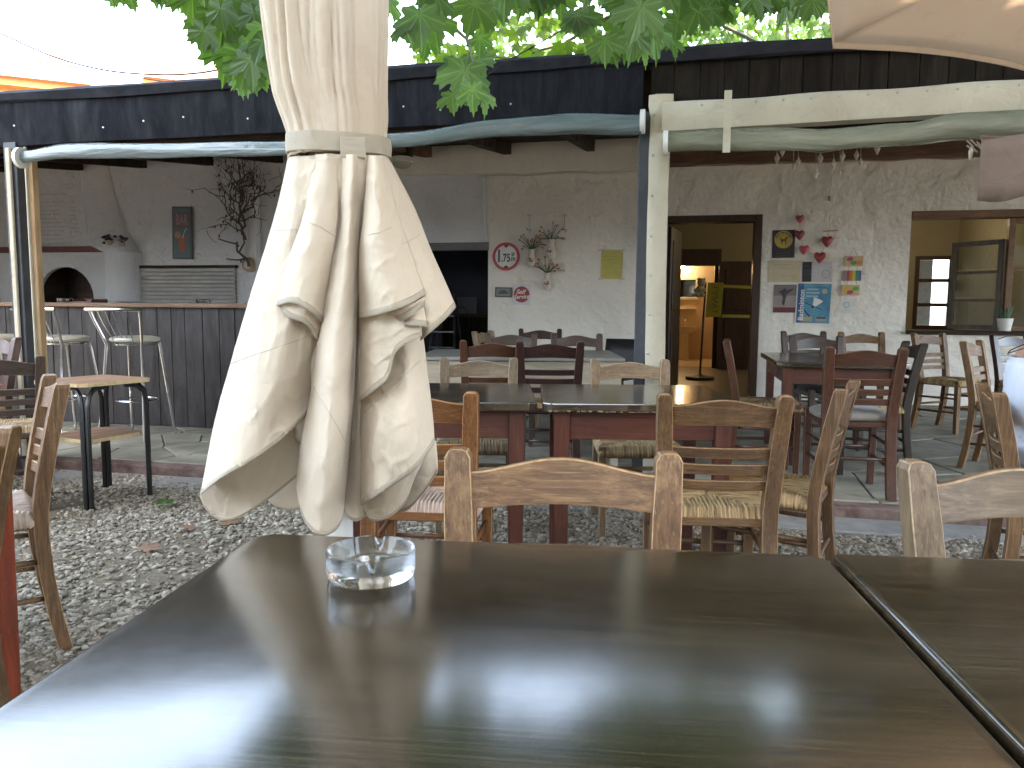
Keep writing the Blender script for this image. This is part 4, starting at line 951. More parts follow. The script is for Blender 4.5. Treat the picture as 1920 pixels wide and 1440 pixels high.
# ------------------------------------------------------------ closed cream parasol
m_cloth = cloth_mat('cream_parasol_cloth', (.71, .61, .475), (.63, .53, .405), .12)
m_hem = cloth_mat('parasol_hem', (.46, .40, .305), (.38, .325, .25), .05)
UY = 1.72
m_seam = plain('seam_thread', (.50, .43, .33), .9, bmp=0)
pr = thing('closed_parasol', 'large closed cream parasol tied with a band in the middle of the yard', 'parasol')
ux = PY(630, 600, UY).x
def sheet(rows, name, nu=54, nv=70, wr=.005, hem=None, seed=0, mat=None, parent=pr, th=.0013, shift=0, hemw=.013):
    A = np.array(rows, float)      # rows x cols x (px,py,dY)
    def cr(A, n, axis):
        A = np.moveaxis(A, axis, 0); m = len(A); out = []
        for q in np.linspace(0, m - 1, n):
            i = min(int(q), m - 2); t = q - i
            p0, p1, p2, p3 = A[max(i - 1, 0)], A[i], A[i + 1], A[min(i + 2, m - 1)]
            if i == 0: p0 = 2 * p1 - p2
            if i == m - 2: p3 = 2 * p2 - p1
            out.append(.5 * (2 * p1 + (p2 - p0) * t + (2 * p0 - 5 * p1 + 4 * p2 - p3) * t * t + (3 * p1 - p0 - 3 * p2 + p3) * t ** 3))
        return np.moveaxis(np.array(out), 0, axis)
    G = cr(cr(A, nv, 0), nu, 1); pts = []
    for j in range(nv):
        for i in range(nu):
            px, py, d = G[j, i]; P = PY(px, py, UY + d + shift)
            q = noise.noise(Vector((px * .02 + seed, py * .006, seed))) + .5 * noise.noise(Vector((px * .045, py * .012 + px * .01, seed + 3)))
            q2 = 1 - abs(noise.noise(Vector((px * .018 + py * .012 + seed, py * .01 - px * .008, seed + 7)))) * 2.2
            e = min(1, min(i, nu - 1 - i) / 6 + .25)
            q3 = 1 - abs(noise.noise(Vector((px * .010 - py * .022 + seed * 2, py * .012 + px * .014, seed + 11)))) * 3
            P = P + Vector((0, -1, 0)) * (wr * q * e + wr * .9 * max(0, q2) ** 5 * e + wr * .5 * max(0, q3) ** 6 * e + .0011 * noise.noise(Vector((px * .07, py * .05, seed)))); pts.append(P)
    fs = [(j * nu + i, j * nu + i + 1, (j + 1) * nu + i + 1, (j + 1) * nu + i) for j in range(nv - 1) for i in range(nu - 1)]
    me = bpy.data.meshes.new(name); me.from_pydata([tuple(p) for p in pts], [], fs)
    me.polygons.foreach_set('use_smooth', [True] * len(fs))
    o = link(name, me, mat or m_cloth, parent); md = o.modifiers.new('thick', 'SOLIDIFY'); md.thickness = th; md.offset = 0
    if hem:
        rowsH = []
        last = pts[(nv - 1) * nu:]; prev = pts[(nv - 5) * nu:(nv - 4) * nu]
        hp = []
        for i in range(nu):
            up = (prev[i] - last[i]).normalized()
            for k in range(4): hp.append(last[i] + up * (hemw * (1 - k / 3)) + Vector((0, -1, 0)) * (.0019 - (.0008 if k in (0, 3) else 0)))
        hf = [(i * 4 + k, i * 4 + k + 1, (i + 1) * 4 + k + 1, (i + 1) * 4 + k) for i in range(nu - 1) for k in range(3)]
        mh = bpy.data.meshes.new('hem'); mh.from_pydata([tuple(p) for p in hp], [], hf); mh.polygons.foreach_set('use_smooth', [True] * len(hf))
        ho = link('hem', mh, m_hem, o); md = ho.modifiers.new('thick', 'SOLIDIFY'); md.thickness = .002; md.offset = 0
    return o
# upper pleated sleeve (round the pole)
def Rz(py):   # centre px, half width px
    T = [(-900, 612, 60), (-500, 612, 108), (-200, 612, 118), (0, 611, 118), (60, 613, 116), (120, 616, 112), (180, 622, 106), (230, 631, 98), (262, 634, 93), (280, 634, 91), (300, 634, 94), (360, 634, 110), (450, 634, 128), (600, 634, 140), (760, 634, 140), (860, 634, 125)]
    for (a, c, h), (b_, c2, h2) in zip(T, T[1:]):
        if a <= py <= b_: t = (py - a) / (b_ - a); return c + (c2 - c) * t, h + (h2 - h) * t
    return T[-1][1], T[-1][2]
def polar(y0, y1, nv, name, inner=1.0, amp=.13, pl=11, seed=1):
    n = 240; rings = []
    for j in range(nv):
        py = y0 + (y1 - y0) * j / (nv - 1); cx, hw = Rz(py); P = PY(cx, py, UY); rad = PY(cx + hw, py, UY).x - P.x; rad *= inner; ring = []
        tight = 1 - .55 * math.exp(-((py - 275) / 55) ** 2)
        for k in range(n):
            a = 2 * math.pi * k / n
            aw = a + .22 * math.sin(a * 3 + seed) + .12 * math.sin(a * 7 + 2) + .10 * noise.noise(Vector((math.cos(a) * 2, math.sin(a) * 2, py * .004)))
            s_ = abs(math.sin(aw * pl / 2 + .0006 * py)); f_ = (s_ ** .55) - .72
            s2 = abs(math.sin(aw * pl * 1.0 + 1.1)); f2 = s2 ** .5 - .7
            big = .055 * noise.noise(Vector((math.cos(a) * 1.5, math.sin(a) * 1.5, py * .006 + seed)))
            r_ = rad * (1 - amp * .35 + amp * tight * 1.1 * f_ + amp * .45 * tight * f2 + big * tight)
            ring.append(Vector((P.x + r_ * math.cos(a), UY + .93 * r_ * math.sin(a), P.z)))
        rings.append(ring)
    mb = MB(); mb.loft(rings, True, False); o = mb.build(name, m_cloth, pr, smooth=True, angle=None)
    md = o.modifiers.new('thick', 'SOLIDIFY'); md.thickness = .002; return o
polar(-760, 300, 130, 'upper_canopy', amp=.17, pl=13)
polar(292, 820, 60, 'inner_folds', inner=.62, amp=.3, pl=9, seed=4)
# tie band
rings = []
for k in range(72):
    a = 2 * math.pi * k / 72; cx, hw = Rz(275); P = PY(cx + 1, 277, UY); rad = (PY(cx + hw + 3, 277, UY).x - P.x)
    r_ = rad * (1 + .015 * math.sin(a * 9)); z = P.z - .003 + .004 * math.sin(a * 2 + 1); c = Vector((P.x + r_ * math.cos(a), UY + r_ * math.sin(a) * .93, z)); o_ = Vector((math.cos(a), math.sin(a), 0))
    rings.append([c + Vector((0, 0, .020)), c + o_ * .003 + Vector((0, 0, .019)), c + o_ * .0045, c + o_ * .003 - Vector((0, 0, .019)), c - Vector((0, 0, .020)), c - o_ * .002])
rings.append(rings[0]); band = MB().loft(rings, True, False).build('tie_band', m_hem, pr, smooth=True, angle=50)
c = PY(662, 276, UY - .118); MB().box(c, (.052, .004, .041)).build('band_overlap', m_hem, pr, bevel=.0015)
# pole and base
MB().tube([(ux, UY, .0), (ux, UY, 2.55)], .031, 20).build('pole', m_white, pr, smooth=True, angle=40)
MB().lathe([(.25, 0), (.25, .05), (.22, .07), (.05, .08), (.04, .30), (.03, .30)], 32, (ux, UY, 0)).build('base', m_conc, pr, smooth=True, angle=30)
MB().lathe([(.01, -.02), (.03, 0), (.03, .03), (.01, .05)], 16, (ux, UY, 2.55)).build('finial', m_white, pr, smooth=True)
cs = 'canopy_fold'
sheet([[(541, 294, -.02), (560, 292, -.07), (590, 291, -.09), (615, 290, -.10), (642, 290, -.10)],
       [(517, 400, -.02), (541, 402, -.09), (572, 405, -.115), (600, 405, -.10), (642, 400, -.11)],
       [(468, 560, -.02), (503, 565, -.12), (542, 570, -.145), (577, 560, -.11), (614, 555, -.10)],
       [(430, 690, -.03), (468, 702, -.14), (512, 702, -.175), (552, 690, -.13), (592, 672, -.08)],
       [(403, 790, -.04), (442, 815, -.16), (484, 812, -.185), (532, 778, -.13), (580, 742, -.07)],
       [(376, 928, -.05), (415, 897, -.17), (465, 868, -.19), (520, 830, -.15), (573, 780, -.08)]], cs, hem=1, seed=1, wr=.007)
sheet([[(379, 912, .0), (420, 882, -.07), (470, 850, -.09), (522, 812, -.07), (573, 768, -.03)],
       [(376, 930, .03), (402, 940, .01), (452, 918, -.02), (506, 888, -.03), (558, 860, -.02)],
       [(384, 952, .04), (405, 972, .035), (438, 974, .02), (500, 938, .0), (556, 894, -.01)]], cs, nv=20, seed=2, wr=.003, hem=1, hemw=.008)
sheet([[(470, 860, .06), (500, 860, .05), (540, 850, .05), (590, 840, .04)],
       [(490, 900, .08), (515, 915, .07), (545, 905, .06), (592, 890, .05)],
       [(500, 935, .09), (522, 953, .08), (545, 956, .07), (590, 945, .06)]], cs, nv=16, nu=18, seed=3, wr=.003)
sheet([[(640, 290, -.10), (652, 290, -.12), (663, 290, -.13), (675, 292, -.11), (692, 292, -.10)],
       [(634, 430, -.10), (645, 430, -.14), (655, 430, -.155), (664, 430, -.13), (674, 430, -.10)],
       [(606, 560, -.11), (625, 560, -.18), (643, 560, -.20), (660, 560, -.16), (671, 560, -.10)],
       [(584, 720, -.10), (603, 722, -.19), (627, 727, -.225), (650, 732, -.18), (663, 736, -.10)],
       [(562, 850, -.09), (585, 860, -.19), (612, 868, -.225), (640, 870, -.18), (653, 865, -.09)],
       [(555, 922, -.08), (574, 980, -.16), (608, 1003, -.19), (638, 982, -.15), (647, 930, -.08)]], cs, seed=5, wr=.006, hem=1, hemw=.008)
sheet([[(660, 430, -.05), (668, 430, -.06), (676, 430, -.07), (686, 430, -.06)],
       [(655, 640, -.04), (665, 640, -.07), (676, 640, -.09), (690, 640, -.06)],
       [(648, 800, -.03), (660, 800, -.06), (674, 800, -.08), (694, 800, -.05)],
       [(642, 950, -.02), (654, 972, -.05), (672, 976, -.06), (696, 960, -.03)]], cs, nu=18, seed=6, wr=.005, hem=1, hemw=.007)
sheet([[(682, 560, -.04), (705, 560, -.06), (735, 560, -.07), (765, 570, -.06), (790, 600, -.03)],
       [(673, 700, -.05), (700, 700, -.09), (735, 700, -.12), (770, 700, -.12), (802, 700, -.04)],
       [(677, 800, -.09), (705, 800, -.17), (740, 800, -.195), (780, 790, -.15), (811, 775, -.04)],
       [(678, 947, -.10), (705, 930, -.18), (740, 908, -.195), (780, 878, -.16), (815, 830, -.06)]], cs, seed=8, wr=.007, hem=1)
sheet([[(680, 925, -.05), (710, 910, -.10), (745, 885, -.10), (780, 860, -.08), (806, 830, -.04)],
       [(678, 950, -.05), (705, 950, -.08), (742, 925, -.08), (772, 895, -.06), (790, 870, -.04)],
       [(682, 962, -.04), (702, 977, -.06), (735, 966, -.06), (762, 938, -.04), (770, 905, -.03)]], cs, nv=18, seed=9, wr=.003, hem=1, hemw=.008)
sheet([[(735, 880, .0), (765, 862, -.02), (795, 842, -.03), (817, 826, -.01)],
       [(732, 925, .02), (760, 930, .01), (795, 905, .0), (821, 868, .0)],
       [(730, 945, .03), (756, 960, .02), (788, 932, .01), (821, 884, .0)]], cs, nv=18, nu=20, seed=10, wr=.003, hem=1, hemw=.008)
sheet([[(690, 291, -.11), (697, 291, -.13), (703, 291, -.135), (709, 292, -.13), (716, 293, -.11)],
       [(682, 400, -.13), (700, 402, -.17), (715, 402, -.175), (730, 400, -.15), (744, 394, -.12)],
       [(673, 485, -.13), (700, 486, -.19), (723, 486, -.195), (746, 480, -.17), (769, 471, -.12)],
       [(674, 597, -.14), (703, 592, -.20), (738, 582, -.22), (772, 568, -.20), (798, 551, -.15)]], cs, seed=12, wr=.006, hem=1)
sheet([[(706, 291, -.08), (713, 291, -.09), (718, 292, -.085), (724, 294, -.06), (729, 297, -.01)],
       [(733, 400, -.09), (744, 398, -.10), (754, 396, -.085), (765, 393, -.05), (776, 388, 0)],
       [(762, 490, -.10), (774, 486, -.115), (784, 481, -.10), (797, 474, -.06), (808, 468, 0)],
       [(786, 590, -.12), (799, 573, -.135), (814, 560, -.12), (828, 550, -.08), (840, 540, -.01)],
       [(789, 639, -.11), (806, 624, -.13), (824, 608, -.11), (840, 593, -.08), (855, 576, -.01)]], cs, seed=14, wr=.005, hem=1)
sheet([[(676, 560, -.11), (700, 560, -.15), (725, 570, -.16), (758, 575, -.16), (790, 560, -.12)],
       [(676, 660, -.12), (695, 655, -.17), (717, 645, -.18), (745, 610, -.18), (790, 600, -.14)],
       [(675, 752, -.13), (702, 732, -.185), (727, 708, -.195), (744, 658, -.19), (791, 630, -.15)]], cs, seed=16, wr=.005, hem=1)
sheet([[(726, 588, -.17), (745, 580, -.185), (765, 572, -.19), (798, 556, -.17)],
       [(740, 604, -.155), (757, 600, -.185), (775, 590, -.185), (796, 572, -.16)]], cs, nv=10, nu=20, seed=17, wr=.003, hem=1)
sheet([[(742, 600, -.15), (760, 590, -.165), (778, 580, -.165), (794, 574, -.15)],
       [(744, 606, -.15), (765, 610, -.175), (782, 611, -.175), (801, 613, -.15)]], cs, nv=10, nu=20, seed=18, wr=.003, hem=1)
sheet([[(592, 289, -.092), (603, 289, -.104), (614, 289, -.108), (630, 289, -.10)],
       [(572, 395, -.115), (590, 395, -.135), (608, 395, -.135), (634, 395, -.12)],
       [(540, 490, -.15), (568, 490, -.18), (595, 490, -.17), (622, 490, -.13)],
       [(519, 574, -.15), (548, 568, -.195), (578, 582, -.195), (606, 606, -.14)]], cs, nu=26, nv=30, seed=20, wr=.006, hem=1)
sheet([[(521, 568, -.14), (550, 562, -.17), (578, 575, -.17), (604, 598, -.13)],
       [(526, 584, -.135), (548, 598, -.16), (574, 608, -.16), (596, 640, -.12)]], cs, nv=10, nu=20, seed=21, wr=.003, hem=1)
bpy.context.view_layer.update(); dgs = bpy.context.evaluated_depsgraph_get()
for sp in ([(432, 682), (480, 664), (530, 648), (568, 635), (598, 612)], [(586, 722), (612, 765), (636, 805), (652, 838)], [(682, 774), (715, 745), (750, 712), (796, 668)], [(518, 432), (560, 430), (566, 412), (600, 425), (634, 447)], [(690, 441), (712, 436), (740, 424)], [(757, 457), (772, 449), (790, 438)]):
    Q = []
    for (x0, y0), (x1, y1) in zip(sp, sp[1:]):
        for k in range(6):
            hit = sc.ray_cast(dgs, CP, ray(x0 + (x1 - x0) * k / 6, y0 + (y1 - y0) * k / 6).normalized())
            if hit[0] and hit[1].y < 2.0: Q.append(hit[1] + Vector((0, -.0006, 0)))
    if len(Q) > 3: MB().tube(Q, .0009, 5).build('seam', m_seam, pr, smooth=True)
# rear half of the hanging canopy, seen only from the side
for sgn, a0 in ((1, 20), (1, 65), (1, 110), (1, 155)):
    rings = []; nn = 20
    for j in range(16):
        t = j / 15; z = 1.44 - t * .62; rr_ = .10 + .13 * t ** .8; row = []
        for i in range(nn + 1):
            q = i / nn; a = R(a0 - 26 + 52 * q); ro = rr_ * (.72 + .28 * math.sin(math.pi * q)); zz = z - (.10 * math.sin(math.pi * q) * t)
            row.append((ux + ro * math.cos(a), UY + ro * math.sin(a), zz))
        rings.append([Vector(p) for p in row])
    o = MB().loft(rings, False, False).build(cs, m_cloth, pr, smooth=True, angle=None); md = o.modifiers.new('thick', 'SOLIDIFY'); md.thickness = .002
# stitched seams
def seam(pts, d):
    P = [PY(x, y, UY + dd - .004) for (x, y), dd in zip(pts, d)]
    MB().tube(P, .0012, 5).build('seam', m_hem, pr, smooth=True)
# ------------------------------------------------------------ open parasols cut by the frame
m_cl2 = cloth_mat('open_parasol_cloth', (.84, .73, .62), (.80, .68, .57), .6); m_cl3 = cloth_mat('taupe_parasol_cloth', (.27, .20, .16), (.21, .155, .12), .2)
def canopy(name, label, C0, dirn, turn, N, side, rise, mat, val=0):
    # polygonal canopy: starts at corner C0, first side along dirn, turning by `turn` (radians) at each corner
    P = [Vector(C0)]; a = math.atan2(dirn.y, dirn.x)
    for k in range(N - 1): P.append(P[-1] + Vector((math.cos(a), math.sin(a), 0)) * side); a += turn
    cc = sum(P, Vector((0, 0, 0))) / N; ap = cc + Vector((0, 0, rise)); base = Vector((ap.x, ap.y, 0)); t = thing(name, label, 'parasol', Matrix.Translation(base)); n = 20
    for k in range(N):
        A, B = P[k], P[(k + 1) % N]; rows = []
        for j in range(n + 1):
            s_ = j / n; row = []
            for i in range(n + 1):
                q = i / n; E = A.lerp(B, q); sag = .03 * math.sin(math.pi * q) * (1 - s_)
                row.append(E.lerp(ap, s_) + Vector((0, 0, sag - .04 * math.sin(math.pi * s_))) - base)
            rows.append(row)
        o = MB().loft(rows, False, False).build('canopy_panel', mat, t, smooth=True, angle=None); md = o.modifiers.new('thick', 'SOLIDIFY'); md.thickness = .003
        if val and k: continue
        rows = []; vh = val or .02
        for j in range(5):
            row = []
            for i in range(n * 2 + 1):
                q = i / n / 2; E = A.lerp(B, q) + Vector((0, 0, .03 * math.sin(math.pi * q))) - base; wv = (.014 if val else .001) * math.sin(q * 30 * side) * j / 4
                row.append(E + Vector((wv, wv, -vh * j / 4 - ((.014 if val else 0) * abs(math.sin(q * 17 * side)) if j == 4 else 0))))
            rows.append(row)
        o = MB().loft(rows, False, False).build('valance' if val else 'hem', mat, t, smooth=True, angle=None); md = o.modifiers.new('thick', 'SOLIDIFY'); md.thickness = .003
        MB().tube([A - base + Vector((0, 0, .01)), Vector((0, 0, ap.z + .01))], .008, 6).build('rib', m_brownwood, t, smooth=True)
    MB().tube([(0, 0, 0), (0, 0, ap.z + .06)], .025, 16).build('pole', m_white, t, smooth=True)
    MB().lathe([(.25, 0), (.25, .06), (.05, .08), (.03, .3)], 24).build('base', m_conc, t, smooth=True, angle=30)
    return t
cA = PY(1562, 78, 2.35); cB = PY(1925, 134, 2.62); d1 = (cA - cB); d1.z = 0; d1.normalize()
p8 = canopy('open_parasol', 'open cream parasol overhead at the top right corner', cA - d1 * 1.05, d1, R(45), 8, 1.05, .42, m_cl2); PC8 = p8.location + Vector((0, 0, cA.z + .2))
cA = PY(1840, 262, 3.3); e2 = Vector((.53, .85, 0)).normalized()
canopy('open_parasol', 'open taupe parasol with hanging flap at the right edge', cA, Vector((e2.y, -e2.x, 0)), R(90), 4, 1.5, .03, m_cl3, .25)
# ------------------------------------------------------------ plane trees
m_leaf = leaf_mat('plane_leaf', (.052, .112, .036), (.10, .185, .052), .5)
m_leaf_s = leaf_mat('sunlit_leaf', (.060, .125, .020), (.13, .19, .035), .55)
m_bark = plain('plane_bark', (.16, .14, .11), .85, var=.4, scale=6, bmp=.6, c2=(.28, .26, .20))
half = [(0, 1.0), (.07, .80), (.17, .78), (.20, .60), (.30, .55), (.26, .40), (.42, .46), (.56, .62), (.60, .48), (.78, .50), (.70, .34), (.74, .20), (.56, .10), (.42, .04), (.52, -.10), (.46, -.22), (.30, -.20), (.16, -.24), (.04, -.12)]
out = half + [(-x, y) for x, y in half[::-1][:-1]]
def leaf_geo(pts, curl=.12, stem=True):
    vs = [Vector((0, .05, 0))] + [Vector((x * .62, y * .62, -curl * (x * x + .6 * y * y) + .06 * abs(x))) for x, y in pts]; n = len(pts)
    return vs, [(0, 1 + i, 1 + (i + 1) % n) for i in range(n)]
LV, LF = leaf_geo(out); simple = [(0, 1), (.2, .62), (.3, .45), (.62, .5), (.5, .15), (.5, -.2), (0, -.15), (-.5, -.2), (-.5, .15), (-.62, .5), (-.3, .45), (-.2, .62)]
SV, SF = leaf_geo(simple)
lmb = MB(); lmb.add([p * .16 for p in LV], LF); lmb.tube([(0, .005, 0), (0, -.03, .004), (.004, -.07, .012)], .0012, 4)
lme = lmb.mesh('leaf')
lmb2 = MB(); lmb2.add([Vector((p.x * .16, p.y * .17, p.z * .16 + .03 * math.sin(p.x * 5) * .3 - .05 * p.y ** 2)) for p in LV], LF); lmb2.tube([(0, .005, 0), (-.004, -.04, .004), (-.01, -.08, .012)], .0012, 4); lme2 = lmb2.mesh('leaf')
t1 = thing('plane_tree', 'plane tree whose big dark green leaves hang over the yard', 'tree', TR(3.6, -1.4, 0))
L0 = Vector((3.6, -1.4, 0))
MB().tube([Vector(p) - L0 for p in ((3.6, -1.4, -.2), (3.55, -1.3, 1.2), (3.3, -.9, 3.0), (2.8, -.1, 4.4))], [.32, .26, .22, .18], 16).build('trunk', m_bark, t1, smooth=True)
def limb(pts, r0, r1, tree, org, n=8):
    P = [Vector(p) - org for p in pts]; MB().tube(P, [r0 + (r1 - r0) * k / (len(P) - 1) for k in range(len(P))], n).build('branch', m_bark, tree, smooth=True)
limb([(2.8, -.1, 4.4), (2.0, 1.0, 5.0), (1.0, 2.0, 5.0), (.0, 2.8, 4.6), (-.8, 3.2, 4.1)], .16, .03, t1, L0)
limb([(2.8, -.1, 4.4), (3.0, 1.5, 5.2), (2.6, 3.4, 5.2), (1.6, 5.0, 4.8)], .14, .03, t1, L0)
limb([(1.0, 2.0, 5.0), (.7, 2.4, 4.2), (.3, 2.7, 3.4), (.0, 2.8, 2.9)], .04, .006, t1, L0, 6)
limb([(-.8, 3.2, 4.1), (-1.1, 3.1, 3.4), (-1.05, 3.0, 2.75)], .025, .005, t1, L0, 6)
limb([(1.0, 2.0, 5.0), (1.2, 2.6, 3.9), (1.0, 2.9, 3.0)], .03, .005, t1, L0, 6)
# visible hanging leaves: envelope of the foliage's lower edge in the photo
ENV = [(150, 2), (200, 14), (232, 34), (270, 8), (300, 22), (335, 30), (360, 20), (385, 84), (400, 110), (425, 112), (440, 170), (470, 188), (500, 165), (560, 60), (735, 62), (760, 95), (790, 100), (815, 140), (835, 222), (872, 226), (905, 160), (930, 120), (960, 30), (1000, 40), (1035, 24), (1075, 50), (1105, 120), (1140, 142), (1180, 108), (1215, 142), (1245, 120), (1280, 66), (1330, 70), (1380, 40), (1440, 60), (1500, 44), (1550, 50)]
def env(x):
    for (a, ya), (b_, yb) in zip(ENV, ENV[1:]):
        if a <= x <= b_: return ya + (yb - ya) * (x - a) / (b_ - a)
    return -60
count = 0
def put_leaf(P, size, tipdir, nrm, mat):
    global count
    y = tipdir.normalized(); z = (nrm - y * nrm.dot(y)).normalized(); x = y.cross(z)
    o = link('leaf', lme if random.random() < .5 else lme2, mat, t1)
    M = Matrix((x, y, z)).transposed().to_4x4(); o.matrix_local = Matrix.Translation(P - L0) @ M @ Matrix.Scale(size, 4); count += 1
tries = 0
while count < 285 and tries < 9000:
    tries += 1
    px = random.uniform(165, 1560) if random.random() < .7 else random.uniform(370, 500); e = env(px)
    if 500 < px < 728: continue
    Y = random.uniform(2.3, 3.5); sz = random.uniform(.75, 1.3); Lp = sz * .105 * FPX / Y
    py = random.uniform(-90, e)
    if count < 60: py = e - random.uniform(0, 8)
    tipx = px; base = (px + random.uniform(-18, 18), py - Lp)
    if base[1] < -130 or any(env(px + dx) < py - Lp * .75 for dx in (-Lp * .35, Lp * .35)): continue
    P = PY(base[0], base[1], Y)
    put_leaf(P, sz, Vector((random.uniform(-.45, .45), random.uniform(-.4, .4), -1)), Vector((random.uniform(-.7, .7), -1, random.uniform(-.3, .9))), m_leaf)
put_leaf(PY(872, 130, 2.5), 1.25, Vector((-.25, 0, -1)), Vector((-.2, -1, .2)), m_leaf); put_leaf(PY(905, 172, 2.5), .8, Vector((.25, 0, -1)), Vector((.9, -1, .2)), m_leaf)
for a_, b_, c_, Y_ in (((180, -60), (300, -20), (420, 40), 2.9), ((330, -80), (420, 0), (470, 110), 2.7), ((740, -60), (800, 20), (860, 120), 2.6), ((1000, -60), (1060, 10), (1130, 60), 2.9), ((1150, -80), (1210, 0), (1230, 70), 2.8), ((860, 60), (885, 110), (925, 190), 2.5), ((1280, -70), (1350, -10), (1460, 10), 3.2)):
    limb([PY(*a_, Y_), PY((a_[0] + b_[0]) / 2 + 6, (a_[1] + b_[1]) / 2 - 8, Y_), PY(*b_, Y_), PY(*c_, Y_)], .006, .0015, t1, L0, 6)
# the rest of the crown, out of frame above and over the yard
def leaves_mesh(name, C, S, tip, nrm, mat, parent, org, full=False):
    BV = np.array([v[:] for v in (LV if full else SV)]) * .16; BF = np.array(LF if full else SF); n = len(C)
    tip = tip / np.linalg.norm(tip, axis=1)[:, None]; z = nrm - tip * (nrm * tip).sum(1)[:, None]; z /= np.linalg.norm(z, axis=1)[:, None]; x = np.cross(tip, z)
    V = (BV[None, :, 0, None] * x[:, None] + BV[None, :, 1, None] * tip[:, None] + BV[None, :, 2, None] * z[:, None]) * S[:, None, None] + (C - np.array(org))[:, None]
    Fc = (BF[None] + len(BV) * np.arange(n)[:, None, None]).reshape(-1, 3)
    o = np_mesh(name, V.reshape(-1, 3), Fc, mat); o.parent = parent; o['kind'] = 'stuff'; return o
Rn = np.array(RC.transposed())
def pix(C): q = (C - np.array([0, 0, CH])) @ Rn.T; d = -q[:, 2]; return 960 + FPX * q[:, 0] / np.maximum(d, 1e-3), 720 - FPX * q[:, 1] / np.maximum(d, 1e-3), d
gaps = []
def crown(n0, cx, cy, rx, ry, z0, dz, cap, smin, smax, thr, nm, zmin=3.0):
    C = np.stack([cx + rx * rng.uniform(-1, 1, n0), cy + ry * rng.uniform(-1, 1, n0), z0 + dz * rng.uniform(-1, 1, n0)], 1)
    e_ = ((C[:, 0] - cx) / rx) ** 4 + ((C[:, 1] - cy) / ry) ** 4 < 1 + .3 * np.sin(C[:, 0] * 3) * np.sin(C[:, 1] * 3)
    clump = np.sin(C[:, 0] * 2.3 + np.sin(C[:, 1] * 2)) * np.sin(C[:, 1] * 2.7 + C[:, 2]) + .5 * np.sin(C[:, 0] * 5 + C[:, 2] * 4) * np.sin(C[:, 1] * 6)
    px, py, d = pix(C); fr = d > .1
    bad = (fr & (py > -70)) | (fr & (px < 560) & (C[:, 1] > .5) & ((C[:, 2] - CH) < .9 * np.hypot(C[:, 0], C[:, 1])))
    sun_opening = nm == 'foliage' and thr < -5  # opening in the unseen crown, shaped so sun reaches the cream open parasol
    hc = PC8 + sd * ((z0 - PC8.z) / sd.z)
    inh = np.hypot(C[:, 0] - hc.x - (C[:, 2] - z0) * sd.x / sd.z, C[:, 1] - hc.y - (C[:, 2] - z0) * sd.y / sd.z) < 1.12
    for P0, D0, gr in gaps:
        V_ = C - np.array(P0); D_ = np.array(D0); t_ = V_ @ D_; bad = bad | ((np.linalg.norm(V_ - t_[:, None] * D_, axis=1) < gr * t_ / 4) & (t_ > 0))
    C = C[~bad & e_ & (clump > thr) & (C[:, 2] > zmin) & ~(inh & sun_opening)][:cap]; n = len(C)
    tip = np.stack([rng.normal(0, .5, n), rng.normal(0, .5, n), -np.abs(rng.normal(.5, .4, n))], 1); nrm = np.stack([rng.normal(0, .5, n), rng.normal(0, .5, n), np.ones(n)], 1)
    leaves_mesh(nm, C, rng.uniform(smin, smax, n), tip, nrm, m_leaf, t1, L0)
crown(80000, 0, -.3, 7.4, 4.6, 5.7, .6, 46000, 2.1, 2.6, -9, 'foliage')
gaps = []
for gx_, gy_, gr in ((795, 1258, .16), (925, 1285, .24), (1045, 1320, .22), (1525, 1335, .14), (1150, 1345, .08)):
    d_ = ray(gx_, gy_).normalized(); P0 = CP + d_ * ((.76 - CH) / d_.z); gaps.append((P0, Vector((d_.x, d_.y, -d_.z)), gr))
crown(26000, 2.2, 4.9, 4.6, 3.2, 4.6, 1.2, 15000, 1.2, 1.8, -.75, 'foliage')
# lighter leaves lower in view behind the dark ones
# far tree beyond the roof
L1 = Vector((5.2, 15.5, 0)); t2 = thing('plane_tree', 'sunlit yellow green tree standing behind the tavern roof', 'tree', TR(*L1))
MB().tube([(0, 0, 0), (-.1, 0, 2.5), (-.3, -.2, 5)], [.3, .25, .15], 14).build('trunk', m_bark, t2, smooth=True)
for q in ((-2.6, -1, 6), (-.6, -2, 6.6), (1.8, -1, 6), (3.4, 0, 5.2), (-4.4, -1.5, 4.8)):
    limb([L1 + Vector((-.25, -.15, 3 + random.random() * 1.6)), L1 + Vector((q[0] * .4, q[1] * .5, 4.4)), L1 + Vector(q)], .11, .02, t2, L1, 8)
n = 40000; cl = rng.normal(0, 1, (60, 3)) * np.array([3.6, 1.6, 1.3]) + np.array([5.0, 14.6, 5.2]); idx = rng.integers(0, 60, n)
C = cl[idx] + rng.normal(0, .62, (n, 3)); px, py, d = pix(C)
left = np.clip((px - 770) / 420, 0, 1); keep = (C[:, 2] > 2.9) & (px > 770) & (rng.random(n) < .06 + left ** 1.6) & (C[:, 1] > 12) ; C = C[keep][:15000]; n = len(C)
tip = np.stack([rng.normal(0, .6, n), rng.normal(0, .6, n), -np.abs(rng.normal(.7, .4, n))], 1); nrm = np.stack([rng.normal(0, .8, n), rng.normal(-.5, .6, n), np.ones(n) * .6], 1)
leaves_mesh('foliage', C, rng.uniform(.9, 1.7, n), tip, nrm, m_leaf_s, t2, L1)
